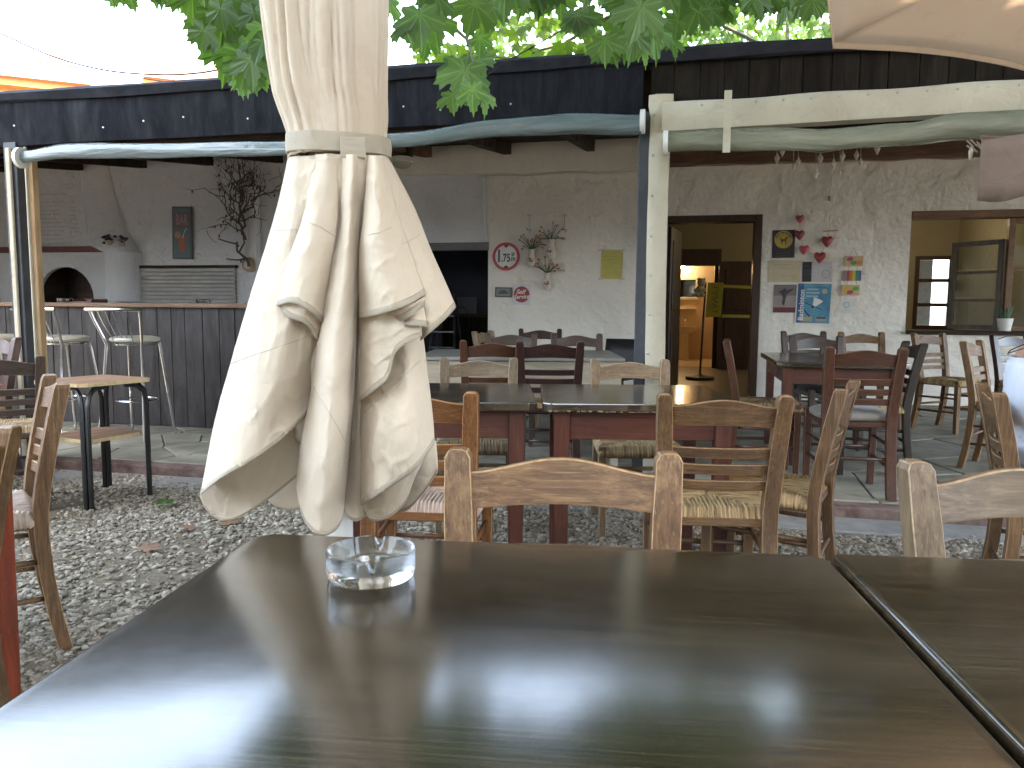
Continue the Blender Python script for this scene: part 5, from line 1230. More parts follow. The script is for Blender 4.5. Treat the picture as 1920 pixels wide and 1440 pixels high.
# nearer sunlit sprays over the roof
n = 900; px = rng.uniform(780, 1250, n); py = np.where(px < 900, rng.uniform(85, 140, n), rng.uniform(35, 150, n)); Yc = rng.uniform(6.5, 8.5, n)
kk = rng.random(n) < np.where(px < 880, .25, np.where(px < 940, .5, np.where(px < 1120, .28, .5))); px, py, Yc = px[kk], py[kk], Yc[kk]
C = np.array([PY(a_, b_, c_)[:] for a_, b_, c_ in zip(px, py, Yc)]); C = C[C[:, 2] > 2.75]; n = len(C)
tip = np.stack([rng.normal(0, .6, n), rng.normal(0, .4, n), -np.ones(n)], 1); nrm = np.stack([rng.normal(0, .6, n), -np.ones(n), rng.normal(.3, .5, n)], 1)
leaves_mesh('low_sprays', C, rng.uniform(.8, 1.3, n), tip, nrm, m_leaf_s, t2, L1, True)
limb([PY(1160, 20, 7.4), PY(1060, 80, 7.4), PY(960, 110, 7.4), PY(860, 100, 7.4)], .02, .005, t2, L1, 6); limb([PY(1500, 120, 8.4), PY(1380, 60, 8.4), PY(1300, 20, 8.4)], .03, .012, t2, L1, 6)
for px, py, m_, lab in ((308, 946, m_leaf, 'green fallen leaf flat on the gravel near the serving stand'), (272, 1034, None, 'curled brown leaf on the gravel left of the front table'), (362, 992, None, 'small brown leaf on the gravel below the parasol'), (432, 985, None, 'brown leaf fallen by the parasol foot')):
    P = PZ(px, py, .02); mb = MB(); mb.add([p * .13 for p in LV], LF); solo('fallen_leaf', mb, m_ or plain('dry_leaf', (.19, .10, .055), .8), lab, 'leaf', Matrix.Translation(P + Vector((0, 0, .012))) @ Matrix.Rotation(random.random() * 6, 4, 'Z') @ Matrix.Rotation(.2, 4, 'X'), 'leaves fallen on the gravel')
# ------------------------------------------------------------ things on the wall
FONT_CACHE = {}
def text(s, size, mat, parent, loc=(0, 0, 0), rot=0, shear=0, ext=.0006, align='CENTER', sx=1, name='lettering', bold=0):
    cu = bpy.data.curves.new('t', 'FONT'); cu.body = s; cu.size = size; cu.align_x = align; cu.align_y = 'CENTER'; cu.shear = shear; cu.extrude = ext; cu.offset = bold
    to = bpy.data.objects.new('t', cu); col.objects.link(to); dg = bpy.context.evaluated_depsgraph_get(); me = bpy.data.meshes.new_from_object(to.evaluated_get(dg))
    bpy.data.objects.remove(to); me.name = name; me.materials.clear()
    o = link(name, me, mat, parent); o.matrix_local = Matrix.Translation(loc) @ Matrix.Rotation(R(rot), 4, 'Z') @ Matrix.Diagonal((sx, 1, 1, 1)); return o
def WM(px, py, dv=.006, rot=0):
    u_, z_ = F(px, py, WV - dv); return FM @ Matrix.Translation((u_, WV - dv, z_)) @ Matrix.Rotation(R(90), 4, 'X') @ Matrix.Rotation(R(rot), 4, 'Z')
def SX(px, py=520): return F(px + 1, py, WV)[0] - F(px, py, WV)[0]
def flat(parent, name, pts, z, mat, th=.0012):
    return MB().prism(pts, z, z + th).build(name, mat, parent)
def rect(cx, cy, w_, h_): return [(cx - w_ / 2, cy - h_ / 2), (cx + w_ / 2, cy - h_ / 2), (cx + w_ / 2, cy + h_ / 2), (cx - w_ / 2, cy + h_ / 2)]
def circ(cx, cy, r, n=40, ry=None): return [(cx + r * math.cos(2 * math.pi * k / n), cy + (ry or r) * math.sin(2 * math.pi * k / n)) for k in range(n)]
def ring(parent, name, r0, r1, z, mat, cx=0, cy=0, th=.0012, n=40):
    mb = MB(); rr_ = []
    for k in range(n + 1):
        a = 2 * math.pi * k / n; c, s_ = math.cos(a), math.sin(a)
        rr_.append([Vector((cx + r0 * c, cy + r0 * s_, z)), Vector((cx + r1 * c, cy + r1 * s_, z)), Vector((cx + r1 * c, cy + r1 * s_, z + th)), Vector((cx + r0 * c, cy + r0 * s_, z + th))])
    return mb.loft(rr_, True, False).build(name, mat, parent)
def scrawl(parent, rows, mat, z, h=.006, seed=0, name='handwriting'):
    rd = random.Random(seed); mb = MB()
    for x0, x1, y in rows:
        x = x0
        while x < x1:
            wl = rd.uniform(.008, .03)
            n = max(2, int(wl / .004)); pts_ = [(x + wl * k / n, y + rd.uniform(-h / 2, h / 2), z + .0008) for k in range(n + 1)]
            mb.tube(pts_, .0011, 4); x += wl + rd.uniform(.006, .012)
    return mb.build(name, mat, parent)
RED = paint((.45, .035, .045), .4); WHT = paint((.72, .71, .68), .5); INK = paint((.03, .03, .035), .6); DRED = paint((.30, .035, .04), .5)
s_ = SX(950)
# height limit sign
t = thing('height_limit_sign', 'round white sign with red rim reading 1.75 metres beside the store opening', 'sign', WM(949, 481, .012))
r_ = 25.5 * s_; flat(t, 'plate', circ(0, 0, r_ * .98), 0, WHT, .002); ring(t, 'rim', r_ * .80, r_, .002, RED)
text('1', r_ * 1.25, INK, t, (-r_ * .52, -.0, .0022), bold=.004, sx=.75); text('.75', r_ * .78, INK, t, (-r_ * .02, -r_ * .12, .0022), bold=.003, sx=.72)
text('μ', r_ * .45, INK, t, (r_ * .50, r_ * .22, .0022), bold=.002); text('m', r_ * .5, INK, t, (r_ * .52, -r_ * .16, .0022), bold=.002, sx=.8)
for sg in (-1, 1): flat(t, 'arrow_mark', [(-.035, sg * r_ * .80), (.035, sg * r_ * .80), (0, sg * r_ * .60)][::sg], .0022, INK)
# framed little car picture
t = thing('framed_picture', 'small dark framed grey picture of a car left of the red round sign', 'picture', WM(944, 548, .016, -1)); w_, h_ = 31 * s_, 18 * s_
flat(t, 'frame', rect(0, 0, w_, h_), 0, paint((.06, .07, .065)), .008); flat(t, 'picture', rect(0, 0, w_ * .86, h_ * .78), .008, paint((.20, .22, .21)))
flat(t, 'picture_car', [(-.055, -.02), (.055, -.02), (.058, 0), (.04, .006), (.03, .024), (-.03, .024), (-.042, .006), (-.058, 0)], .0095, paint((.09, .10, .095)))
# self service sign
t = thing('self_service_sign', 'dark red round Self Service sign on a white paper square', 'sign', WM(978, 552, .008, -2)); w_ = 34 * s_
flat(t, 'paper', rect(0, 0, w_ * .95, w_ * 1.12), 0, paint((.62, .61, .63))); flat(t, 'disc', circ(0, 0, w_ * .43), .0014, DRED)
text('Self', w_ * .34, WHT, t, (-w_ * .08, w_ * .13, .0028), shear=.35, bold=.0012); text('Service', w_ * .32, WHT, t, (0, -w_ * .13, .0028), 5, shear=.35, bold=.0012, sx=.9)
# yellow notice
t = thing('yellow_notice', 'yellow paper notice taped to the wall left of the white post', 'notice', WM(1147, 496, .006, -1)); w_, h_ = 40 * SX(1147), 54 * SX(1147)
flat(t, 'paper', rect(0, 0, w_, h_), 0, paint((.52, .46, .13), .6)); scrawl(t, [(-w_ * .38, w_ * .3, h_ * .28), (-w_ * .38, -w_ * .28, h_ * .18), (-w_ * .15, w_ * .25, h_ * .18), (-.02, w_ * .25, h_ * .11), (-.01, w_ * .2, h_ * .05), (-w_ * .4, w_ * .02, -h_ * .05), (-w_ * .4, w_ * .4, -h_ * .12)], INK, .001, seed=2)
for x, y in ((-1, -1), (1, -1), (1, 1), (-1, 1)): flat(t, 'tape', [(x * w_ * .5 + q * .03, y * h_ * .5 + p * .016) for q, p in ((-1, -1), (1, -.4), (1, 1), (-1, .4))], .0013, paint((.55, .55, .5), .3))
# hanging heart ornaments
for px, py0, py1, lab in ((992, 402, 426, 'small white heart ornament hanging on the wall, above the left vase'), (1058, 402, 426, 'small white heart ornament hanging on the wall, above the right vase')):
    t = thing('heart_ornament', lab, 'ornament', WM(px, py1 + 6, .02), 'white heart ornaments on the wall'); MB().tube([(0, .02, 0), (0, 26 * s_, 0)], .0025, 5).build('cord', INK, t); MB().box((0, 27 * s_, -.003), (.05, .008, .01)).build('hook', paint((.35, .33, .3)), t)
    hp = [(0, -.05), (.03, -.02), (.045, .008), (.04, .028), (.022, .034), (0, .018), (-.022, .034), (-.04, .028), (-.045, .008), (-.03, -.02)]
    flat(t, 'heart', hp, -.006, WHT, .014); flat(t, 'stripe', rect(.005, .005, .06, .009), .009, INK); flat(t, 'stripe', rect(-.02, .014, .01, .026), .0092, INK); flat(t, 'stripe', rect(.01, -.018, .03, .008), .009, INK)
# wall vases with dried flowers
m_vase = plain('painted_ceramic', (.62, .55, .47), .35, var=.25, scale=25, c2=(.66, .60, .52)); m_green = paint((.05, .10, .05), .7)
for vi, (px, py, hs, sp, lab, fc) in enumerate(((997, 484, 1.0, .8, 'painted wall vase with pale dried flowers, left of the three', (.40, .17, .10)), (1033, 467, 1.1, 1.15, 'painted wall vase with arching dried flowers, highest of the three', (.42, .22, .13)), (1025, 527, .95, 1.1, 'painted wall vase with orange and purple flowers, lowest of the three', (.50, .16, .07)))):
    t = thing('wall_vase', lab, 'vase', FM @ Matrix.Translation((F(px, py, WV - .05)[0], WV - .06, F(px, py, WV - .05)[1])), 'painted wall vases with dried flowers')
    sc_v = hs * s_ * 18 / .1; MB().lathe([(.03 * sc_v, -.09 * sc_v), (.048 * sc_v, -.06 * sc_v), (.05 * sc_v, -.03 * sc_v), (.032 * sc_v, .02 * sc_v), (.028 * sc_v, .05 * sc_v), (.036 * sc_v, .085 * sc_v), (.02 * sc_v, .08 * sc_v)], 18).build('vase', m_vase, t, smooth=True)
    for q in range(6): a = random.uniform(-.6, .6); MB().ell((.03 * math.sin(a * 2), -.048 * sc_v, -.04 + .01 * q * random.random()), (.012, .004, .012), 8, 4).build('painted_flower', paint(((.30, .06, .10), (.12, .16, .08), (.45, .35, .10))[q % 3]), t)
    fl = []
    for q in range(20):
        a = random.uniform(-1.35, 1.35) * sp; L_ = random.uniform(.10, .19); drop = random.uniform(.2, 1.1); P_ = []
        for k in range(6):
            s2 = k / 5; P_.append((math.sin(a) * L_ * s2 * 1.1, -.03 * s2 * random.random(), .075 * sc_v + L_ * (math.cos(a) * s2 + .4 * s2 - drop * .75 * s2 * s2)))
        MB().tube(P_, .0022 if q % 2 else .0035, 4).build('stem', m_green, t); fl.append(P_[-1])
    for q, p in enumerate(fl):
        cc_ = fc if not (vi == 2 and q == 3) else (.10, .04, .22); sz = .011 if not (vi == 2 and q == 3) else .026
        mb = MB()
        for k in range(5): a = k * 1.257; mb.ell((p[0] + sz * .8 * math.cos(a), p[1] - .003, p[2] + sz * .8 * math.sin(a)), (sz * .55, sz * .35, sz * .55), 7, 4)
        mb.build('flower', paint(cc_ if q % 3 else (.45, .33, .24), .7), t)
# right hand posters
s2 = SX(1500)
def poster(px0, py0, px1, py1, name, label, cat, c, rot=0, dv=.006):
    w_, h_ = (px1 - px0) * SX((px0 + px1) / 2), (py1 - py0) * SX((px0 + px1) / 2) * .985
    t = thing(name, label, cat, WM((px0 + px1) / 2, (py0 + py1) / 2, dv, rot)); 
    n = 8; mb = MB(); rows = []
    for i in range(n + 1):
        x = -w_ / 2 + w_ * i / n; rows.append([Vector((x, -h_ / 2 + h_ * j / n, .003 * noise.noise(Vector((x * 8, j, px0))))) for j in range(n + 1)])
    flat(t, 'paper', rect(0, 0, w_, h_), 0, paint(c, .45)); return t, w_, h_
t, w_, h_ = poster(1448, 430, 1490, 485, 'dog_poster', 'black poster with a dog in a yellow circle, top left of the posters', 'poster', (.035, .035, .033), 1)
YEL = paint((.50, .34, .07), .5); flat(t, 'disc', circ(0, h_ * .16, w_ * .39), .0013, YEL); ring(t, 'disc_rim', w_ * .385, w_ * .41, .0027, paint((.42, .36, .2)), 0, h_ * .16)
dg_ = [(-.30, -.62), (-.2, -.62), (-.16, -.3), (-.1, -.12), (.22, -.12), (.26, -.62), (.36, -.62), (.36, -.1), (.42, .2), (.6, .22), (.62, .38), (.44, .48), (.34, .42), (.24, .12), (-.2, .1), (-.34, .2), (-.42, .5), (-.5, .48), (-.44, .1), (-.36, -.1)]
flat(t, 'dog', [(x * w_ * .3, h_ * .14 + y * w_ * .3) for x, y in dg_], .0027, INK)
for i, ch_ in enumerate('DOG WALKING'):
    a = math.pi / 2 + R(68) - i * R(136) / 10; text(ch_, w_ * .11, INK, t, (w_ * .32 * math.cos(a), h_ * .16 + w_ * .31 * math.sin(a), .0028), math.degrees(a) - 90, bold=.0006)
scrawl(t, [(-w_ * .3, w_ * .3, -h_ * .33), (-w_ * .3, w_ * .1, -h_ * .43)], paint((.3, .29, .26)), .0013, .003, 4)
t, w_, h_ = poster(1441, 487, 1500, 530, 'handwritten_note', 'beige handwritten card under the dog poster', 'notice', (.52, .45, .30), -.5)
scrawl(t, [(-w_ * .36, w_ * .22, h_ * .3), (-w_ * .2, w_ * .34, h_ * .12), (-w_ * .1, w_ * .4, -h_ * .22), (w_ * .28, w_ * .36, -h_ * .34)], paint((.12, .10, .07)), .0013, .010, 5)
t, w_, h_ = poster(1504, 489, 1560, 530, 'printed_sheet', 'grey printed sheet with dark left column and round stamp', 'notice', (.50, .47, .48), .5)
flat(t, 'dark_column', rect(-w_ * .34, 0, w_ * .31, h_ * .97), .0013, INK); ring(t, 'stamp', w_ * .13, w_ * .14, .0014, INK, w_ * .30, -h_ * .12, .0008); scrawl(t, [(w_ * .22, w_ * .37, -h_ * .12)], INK, .0014, .012, 6)
scrawl(t, [(-w_ * .42, -w_ * .24, h_ * .3), (-w_ * .42, -w_ * .24, h_ * .05), (-w_ * .42, -w_ * .24, -h_ * .1)], paint((.25, .25, .24)), .0027, .004, 7); scrawl(t, [(-w_ * .1, w_ * .4, h_ * .38), (-w_ * .1, w_ * .2, -h_ * .05)], paint((.33, .31, .33)), .0013, .004, 8)
t, w_, h_ = poster(1450, 532, 1493, 588, 'dancer_poster', 'greyish photo poster of a leaping dark figure with red foot strip', 'poster', (.17, .14, .14), 0)
flat(t, 'picture_floor', rect(0, -h_ * .1, w_ * .98, h_ * .42), .0013, paint((.30, .25, .24))); flat(t, 'red_strip', rect(0, -h_ * .40, w_ * .98, h_ * .18), .0013, paint((.13, .035, .04)))
flat(t, 'figure', [(x * w_, y * h_) for x, y in ((-.12, -.18), (-.02, -.26), (.02, -.06), (.06, .14), (.26, .26), (.38, .36), (.2, .32), (.06, .3), (-.02, .38), (-.1, .32), (-.3, .24), (-.14, .16), (-.08, .0), (-.12, -.08))], .0027, paint((.05, .045, .05)))
scrawl(t, [(-w_ * .4, w_ * .42, h_ * .42), (0, w_ * .4, h_ * .25), (0, w_ * .4, h_ * .16)], paint((.42, .42, .42)), .0027, .005, 9)
t, w_, h_ = poster(1492, 528, 1558, 610, 'badminton_poster', 'large blue badminton poster with white shuttlecock, right of the dancer poster', 'poster', (.66, .66, .62), -1.2, .009)
m_blue = plain('poster_blue', (.045, .20, .36), .4, var=.3, scale=6, c2=(.10, .33, .45)); flat(t, 'blue_print', rect(.004, 0, w_ * .94, h_ * .965), .0013, m_blue); flat(t, 'dark_band', rect(-w_ * .38, 0, w_ * .17, h_ * .965), .0026, paint((.04, .10, .24)))
text('Badminton', h_ * .175, WHT, t, (-w_ * .335, -.02, .0042), 90, bold=.0009)
scrawl(t, [(-w_ * .4, w_ * .42, h_ * .44)], WHT, .0026, .012, 10)
for k, (a, b_) in enumerate(((-.2, .12), (-.22, .16), (-.22, .12))): flat(t, 'print_block', rect((a + b_) / 2 * w_, h_ * (.345 - .085 * k), (b_ - a) * w_, h_ * .045), .0026, paint((.30, .42, .50)))
flat(t, 'shuttlecock', [(x * w_, y * h_) for x, y in ((.0, .08), (.0, .15), (.13, .12), (.27, .06), (.24, .03), (.12, -.04), (.05, -.1), (-.02, -.06))], .0026, WHT); flat(t, 'cork', circ(-.02 * w_, -.09 * h_, .035 * w_), .004, INK)
flat(t, 'racket_line', [(x * w_, y * h_) for x, y in ((-.3, .04), (.02, -.06), (.27, -.15), (.27, -.165), (.0, -.075), (-.3, .02))], .0027, INK); flat(t, 'racket_line', [(x * w_, y * h_) for x, y in ((-.42, -.02), (-.1, -.28), (-.05, -.34), (-.08, -.36), (-.2, -.24), (-.43, -.06))], .0027, paint((.02, .05, .12)))
flat(t, 'photo_block', [(x * w_, y * h_) for x, y in ((-.38, -.35), (-.36, -.44), (-.02, -.44), (.0, -.32))], .0028, paint((.42, .33, .18))); flat(t, 'photo_block', rect(.24 * w_, -.385 * h_, .3 * w_, .11 * h_), .0028, paint((.33, .28, .28))); flat(t, 'photo_strip', rect(.24 * w_, -.35 * h_, .26 * w_, .035 * h_), .0042, INK)
flat(t, 'emblem', circ(.3 * w_, .3 * h_, .08 * w_), .0027, paint((.38, .38, .28)))
t = thing('round_sticker', 'round white sticker with a small teal shield below the coloured plaques', 'sticker', WM(1587, 575, .005)); flat(t, 'disc', circ(0, 0, 15 * s2), 0, paint((.66, .64, .60)))
ring(t, 'shield', 4.4 * s2, 5.6 * s2, .0013, paint((.10, .36, .40)), 0, 3.5 * s2); scrawl(t, [(-10 * s2, 10 * s2, -7 * s2), (-6 * s2, 6 * s2, -10 * s2)], paint((.28, .33, .48)), .0013, .004, 12)
# heart garland
hearts = [(1500, 410, (.42, .10, .10), 1.0), (1499, 440, (.25, .035, .05), 1.15), (1508, 468, (.50, .09, .10), 1.15), (1537, 482, (.32, .04, .04), 1.3), (1551, 452, (.28, .035, .045), 1.3)]
def wpt(px, py, dv): u_, z_ = F(px, py, WV - dv); return Vector((u_, WV - dv, z_))
t = thing('heart_garland', 'garland of five red hearts strung on a cord by the posters', 'garland', FM)
ccd = MB(); ccd.tube([wpt(*p, .03) for p in ((1500, 405), (1500, 440), (1508, 465), (1520, 474), (1537, 480), (1544, 466), (1551, 450), (1553, 432), (1555, 430), (1556, 402))], .0025, 5); ccd.build('cord', paint((.35, .28, .2)), t)
for px, py, c_, q in hearts:
    k = q * 8.5 * s2; hp = [(0, -1.15), (.55, -.6), (.95, .0), (1, .5), (.7, .85), (.3, .85), (0, .6), (-.3, .85), (-.7, .85), (-1, .5), (-.95, .0), (-.55, -.6)]
    mb = MB(); rings = []
    for z, g_ in ((-.35, .5), (-.2, .9), (0, 1), (.2, .9), (.35, .55), (.4, .2)): rings.append([Vector((x * g_ * k, y * g_ * k, z * k)) for x, y in hp])
    o = mb.loft(rings).build('heart', paint(c_, .35), t, smooth=True); o.matrix_local = Matrix.Translation(wpt(px, py, .045)) @ Matrix.Rotation(R(90), 4, 'X') @ Matrix.Rotation(R(random.uniform(-15, 15)), 4, 'Y')
mb = MB(); p = wpt(1557, 433, .03); mb.box(p, (.14, .02, .012), Matrix.Rotation(R(-3), 3, 'Y')); mb.build('driftwood_bar', paint((.33, .25, .16)), t)
t = thing('pull_switch', 'white pull cord with small switch hanging down the wall above the hearts', 'cord', FM); MB().tube([wpt(1561, 308, .02), wpt(1560, 340, .02), wpt(1556, 366, .02)], .005, 6).build('cord', WHT, t); p = wpt(1555, 372, .02); MB().box(p, (.025, .02, .05)).build('switch', paint((.25, .22, .2)), t, bevel=.004)
# coloured plaques
t = thing('plaque_hanging', 'three small painted wooden plaques hung one below another', 'wall hanging', WM(1598, 516, .02))
m_pl = paint((.55, .40, .20), .6); k = s2
for i, (x, y) in enumerate(((2, 27), (0, -1), (-2, -29))):
    flat(t, 'plaque', rect(x * k, y * k, 32 * k, 20 * k), 0, m_pl if i != 1 else paint((.5, .42, .3)), .012)
    if i == 1:
        for j, c_ in enumerate(((.25, .2, .2), (.45, .06, .06), (.50, .20, .05), (.5, .42, .10), (.07, .25, .08), (.05, .14, .35))): flat(t, 'rainbow_stripe', rect((x - 13.3 + 5.3 * j) * k, y * k, 5.1 * k, 19.6 * k), .0122, paint(c_))
    else:
        for (bx, by, c_) in (((-8, 4, (.42, .07, .20)), (-1, -3, (.08, .34, .07)), (9, -3, (.60, .22, .08))) if i == 0 else ((-7, 3, (.62, .42, .04)), (9, 3, (.10, .38, .08)), (-1, -4, (.45, .06, .16)))):
            flat(t, 'painted_heart', [((x + bx + 6 * math.cos(a) * (1 + .15 * math.sin(2 * a))) * k, (y + by + 4.2 * math.sin(a)) * k) for a in [2 * math.pi * q / 16 for q in range(16)]], .0122, paint(c_))
st_ = MB(); st_.tube([(-8 * k, 37 * k, .006), (0, 52 * k, .006), (8 * k, 37 * k, .006)], .002, 5)
for yy in (13, -15):
    for xx in (-8, 8): st_.tube([(xx * k, (yy + 6) * k, .006), (xx * k, (yy - 6) * k, .006)], .002, 5)
st_.build('cord', paint((.3, .22, .15)), t)
# shell mobile under the rolled curtain
t = thing('shell_mobile', 'strings of seashells hanging below the rolled vinyl curtain', 'garland', FM); m_sh = paint((.42, .36, .28), .6)
VS = .35
def vpt(px, py): u_, z_ = F(px, py, VS); return Vector((u_, VS, z_))
for px, y0, y1 in ((1457, 268, 296), (1467, 270, 284), (1488, 280, 312), (1497, 276, 302), (1530, 284, 324), (1538, 282, 296), (1563, 288, 306), (1575, 280, 322), (1580, 276, 292), (1606, 272, 290), (1614, 272, 304), (1645, 262, 278)):
    MB().tube([vpt(px, y0), vpt(px, y1 - 4)], .0018, 4).build('string', paint((.3, .25, .2)), t)
    mb = MB(); p = vpt(px, y1); q = random.uniform(.8, 1.3); mb.lathe([(.002, .022 * q), (.006 * q, .012 * q), (.013 * q, 0), (.009 * q, -.012 * q), (.002, -.028 * q)], 9, p); mb.build('shell', m_sh, t)
MB().tube([vpt(1457, 268), vpt(1500, 282), vpt(1540, 286), vpt(1600, 276), vpt(1650, 262)], .0035, 5).build('cord', paint((.3, .25, .2)), t)
t = thing('cord_tassel', 'knotted grey string bundle hanging at the corner of the taupe parasol', 'tassel'); 
for k in range(9): a = k * .7; P = [PY(1828 + 16 * math.cos(a) + q * 3, 268 + 7 * math.sin(a * 2) + q * 3, 3.6) for q in range(5)]; MB().tube(P, .004, 4).build('strand', paint((.28, .25, .2)), t)
MB().lathe([(.002, .03), (.010, .01), (.008, -.02), (.002, -.03)], 8, PY(1820, 288, 3.6)).build('bead', m_sh, t)
# bulkhead lamp
u_, z_ = F(754, 306, 3.6); t = thing('bulkhead_lamp', 'unlit round bulkhead lamp under the roof beam right of the parasol', 'lamp', FM @ Matrix.Translation((u_, 3.6, z_ + .02)))
MB().lathe([(.11, .04), (.12, .0), (.10, -.01)], 20).build('base', WHT, t, smooth=True); MB().ell((0, 0, -.02), (.095, .095, .06), 18, 10).build('lamp_glass', paint((.45, .45, .36), .2), t, smooth=True); MB().bb(-.1, .1, -.06, .06, .04, .35).build('bracket', m_darkwood_x, t)
# ------------------------------------------------------------ left wall
t = thing('bar_sign', 'tall narrow BAR sign with a cocktail glass on the left wall', 'sign', WM(343, 437, .02, -1.5)); k = SX(343); w_, h_ = 36 * k, 85 * k
flat(t, 'frame', rect(0, 0, w_, h_), 0, paint((.10, .12, .13)), .02); flat(t, 'picture', rect(0, 0, w_ * .84, h_ * .93), .02, paint((.12, .19, .20)))
flat(t, 'name_panel', rect(0, h_ * .24, w_ * .8, h_ * .30), .0215, paint((.20, .13, .14))); text('BAR', h_ * .27, paint((.42, .30, .30)), t, (0, h_ * .24, .023), sx=.52, bold=.002)
flat(t, 'glass_drink', [(x * w_, y * h_) for x, y in ((-.12, -.36), (.16, -.36), (.22, -.06), (-.2, -.06))], .0215, paint((.42, .15, .08))); flat(t, 'fruit_slice', circ(-.2 * w_, -.04 * h_, .16 * w_), .023, paint((.45, .28, .16))); MB().tube([(.04 * w_, -.1 * h_, .024), (.18 * w_, .06 * h_, .024), (.28 * w_, .08 * h_, .024)], .005, 5).build('straw', WHT, t)
t = thing('painted_menu', 'faded brown handwritten menu lines on the left wall beside the post', 'lettering', WM(108, 415, .002)); k = SX(108); rows = [(-32 * k, 18 * k, 42 * k)] + [(-32 * k, random.uniform(0, 16) * k, (30 - 6.4 * q) * k) for q in range(11)] + [(24 * k, 34 * k, (28 - 6.4 * q) * k) for q in range(9)]
for q, rw in enumerate(rows): scrawl(t, [rw], paint((.30, .17, .15), .8), 0, .022, 22 + q, 'lettering')['kind'] = 'stuff'
for px, lab in ((207, 'left of two tiny pots of dark flowers on the oven hood'), (229, 'right of two tiny pots of dark flowers on the oven hood')):
    u_, z_ = F(px, 459, WV - .24); t = thing('flower_pot', lab, 'flower pot', FM @ Matrix.Translation((u_, WV - .24, z_ - .02))); MB().lathe([(.03, 0), (.042, .07), (.03, .065)], 12).build('pot', paint((.42, .36, .28)), t)
    for q in range(14): MB().ell((random.gauss(0, .035), random.gauss(0, .03), .10 + random.gauss(0, .02)), (.022, .022, .016), 7, 4).build('blossom', paint((.09, .05, .07)), t)
# dried vine on the pilaster
t = thing('dried_vine', 'leafless dried vine climbing the grey pilaster left of the parasol', 'vine', FM); m_v = paint((.10, .08, .07), .8)
rd = random.Random(5)
def twig(px, py, ang, L_, r, d_):
    P = []; x, y, a = px, py, ang
    n_ = max(4, int(L_ / 9))
    for k in range(n_ + 1):
        u_, z_ = F(x, y, WV - .16 - .03 * math.sin(k)); P.append((u_, WV - .16 - .06 * rd.random(), z_)); x += 9 * math.cos(a); y -= 9 * math.sin(a); a += rd.uniform(-.5, .5)
        if d_ and rd.random() < .38: twig(x, y, a + rd.choice((-1, 1)) * rd.uniform(.5, 1.1), L_ * rd.uniform(.35, .6), r * .6, d_ - 1)
        if rd.random() < .12: MB().ell((u_ + rd.uniform(-.03, .03), WV - .19, z_ - .02), (.013, .008, .02), 6, 4).build('dry_leaf', m_v, t)
    MB().tube(P, [r * (1 - .6 * k / len(P)) for k in range(len(P))], 5).build('branch', m_v, t)
twig(470, 500, 1.9, 60, .022, 1); twig(462, 450, 2.0, 90, .018, 3); twig(455, 440, 1.5, 110, .016, 3); twig(460, 400, .9, 60, .012, 2); twig(450, 420, 2.5, 70, .012, 2); twig(440, 400, 1.8, 70, .010, 2)
t = thing('wall_medallion', 'small round straw medallion beside the left edge of the parasol', 'ornament', WM(467, 496, .14)); k = SX(467); flat(t, 'wreath', circ(0, 0, 12 * k), 0, paint((.42, .26, .14)), .015); flat(t, 'face', circ(0, 0, 7.5 * k), .0152, paint((.52, .50, .46)), .01)
# ------------------------------------------------------------ black plastic chair, store ladder
p = PY(1150, 660, 7.3); t = thing('plastic_chair', 'black plastic chair against the wall beside the white post', 'chair', TR(p.x, 7.3, PLZ, 150, .9))
bk = [[Vector((x, -.2 - .10 * q - .03 * math.cos(x * 6), .45 + .38 * q)) for x in (-.21, -.1, 0, .1, .21)] for q in (0, .33, .66, 1)]
o = MB().loft(bk, False, False).build('backrest', m_black, t, smooth=True); md = o.modifiers.new('thick', 'SOLIDIFY'); md.thickness = .012
MB().bb(-.21, .21, -.2, .22, .42, .44).build('seat', m_black, t, bevel=.006)
for x in (-.19, .19):
    for y in (-.18, .2): MB().tube([(x * 1.1, y * 1.1, 0), (x, y, .42)], .014, 8).build('leg', m_black, t)
u_ = U(835, v=6.6); t = thing('step_ladder', 'dark step ladder standing inside the shadowy store opening', 'ladder', FM @ Matrix.Translation((u_, 6.6, PLZ))); m_l = plain('ladder_metal', (.12, .13, .14), .4, metal=.6)
for sg in (-1, 1):
    MB().tube([(sg * .22, -.25, 0), (sg * .14, 0, 1.25)], .018, 6).build('rail', m_l, t); MB().tube([(sg * .22, .3, 0), (sg * .14, .03, 1.25)], .014, 6).build('rear_rail', m_l, t)
for q in range(5): z = .22 + q * .23; MB().bb(-.20 + .012 * q, .20 - .012 * q, -.25 + .2 * z - .05, -.25 + .2 * z + .04, z, z + .02).build('step', m_l, t)
t = thing('storage_shelf', 'brown cupboard low inside the dark store opening', 'cupboard', FM @ Matrix.Translation((U(885, v=7.0), 7.0, PLZ))); MB().bb(-.5, .4, 0, .35, 0, .95).build('body', m_darkwood_x, t, bevel=.01); MB().bb(-.46, -.06, -.015, -.001, .06, .9).build('door', m_darkwood, t, bevel=.004); MB().bb(-.04, .36, -.015, -.001, .06, .9).build('door', m_darkwood, t, bevel=.004)
t = thing('store_notice', 'faint grey round notice in the gloom of the store opening', 'notice', FM @ Matrix.Translation((U(863, v=7.3), 7.36, F(863, 588, 7.3)[1])) @ Matrix.Rotation(R(90), 4, 'X')); flat(t, 'plate', rect(0, -.05, .5, .62), 0, paint((.10, .11, .13))); ring(t, 'ring', .09, .105, .0015, paint((.03, .03, .04))); scrawl(t, [(-.1, .1, -.17), (-.1, .1, -.22)], INK, .0015, .01, 31)
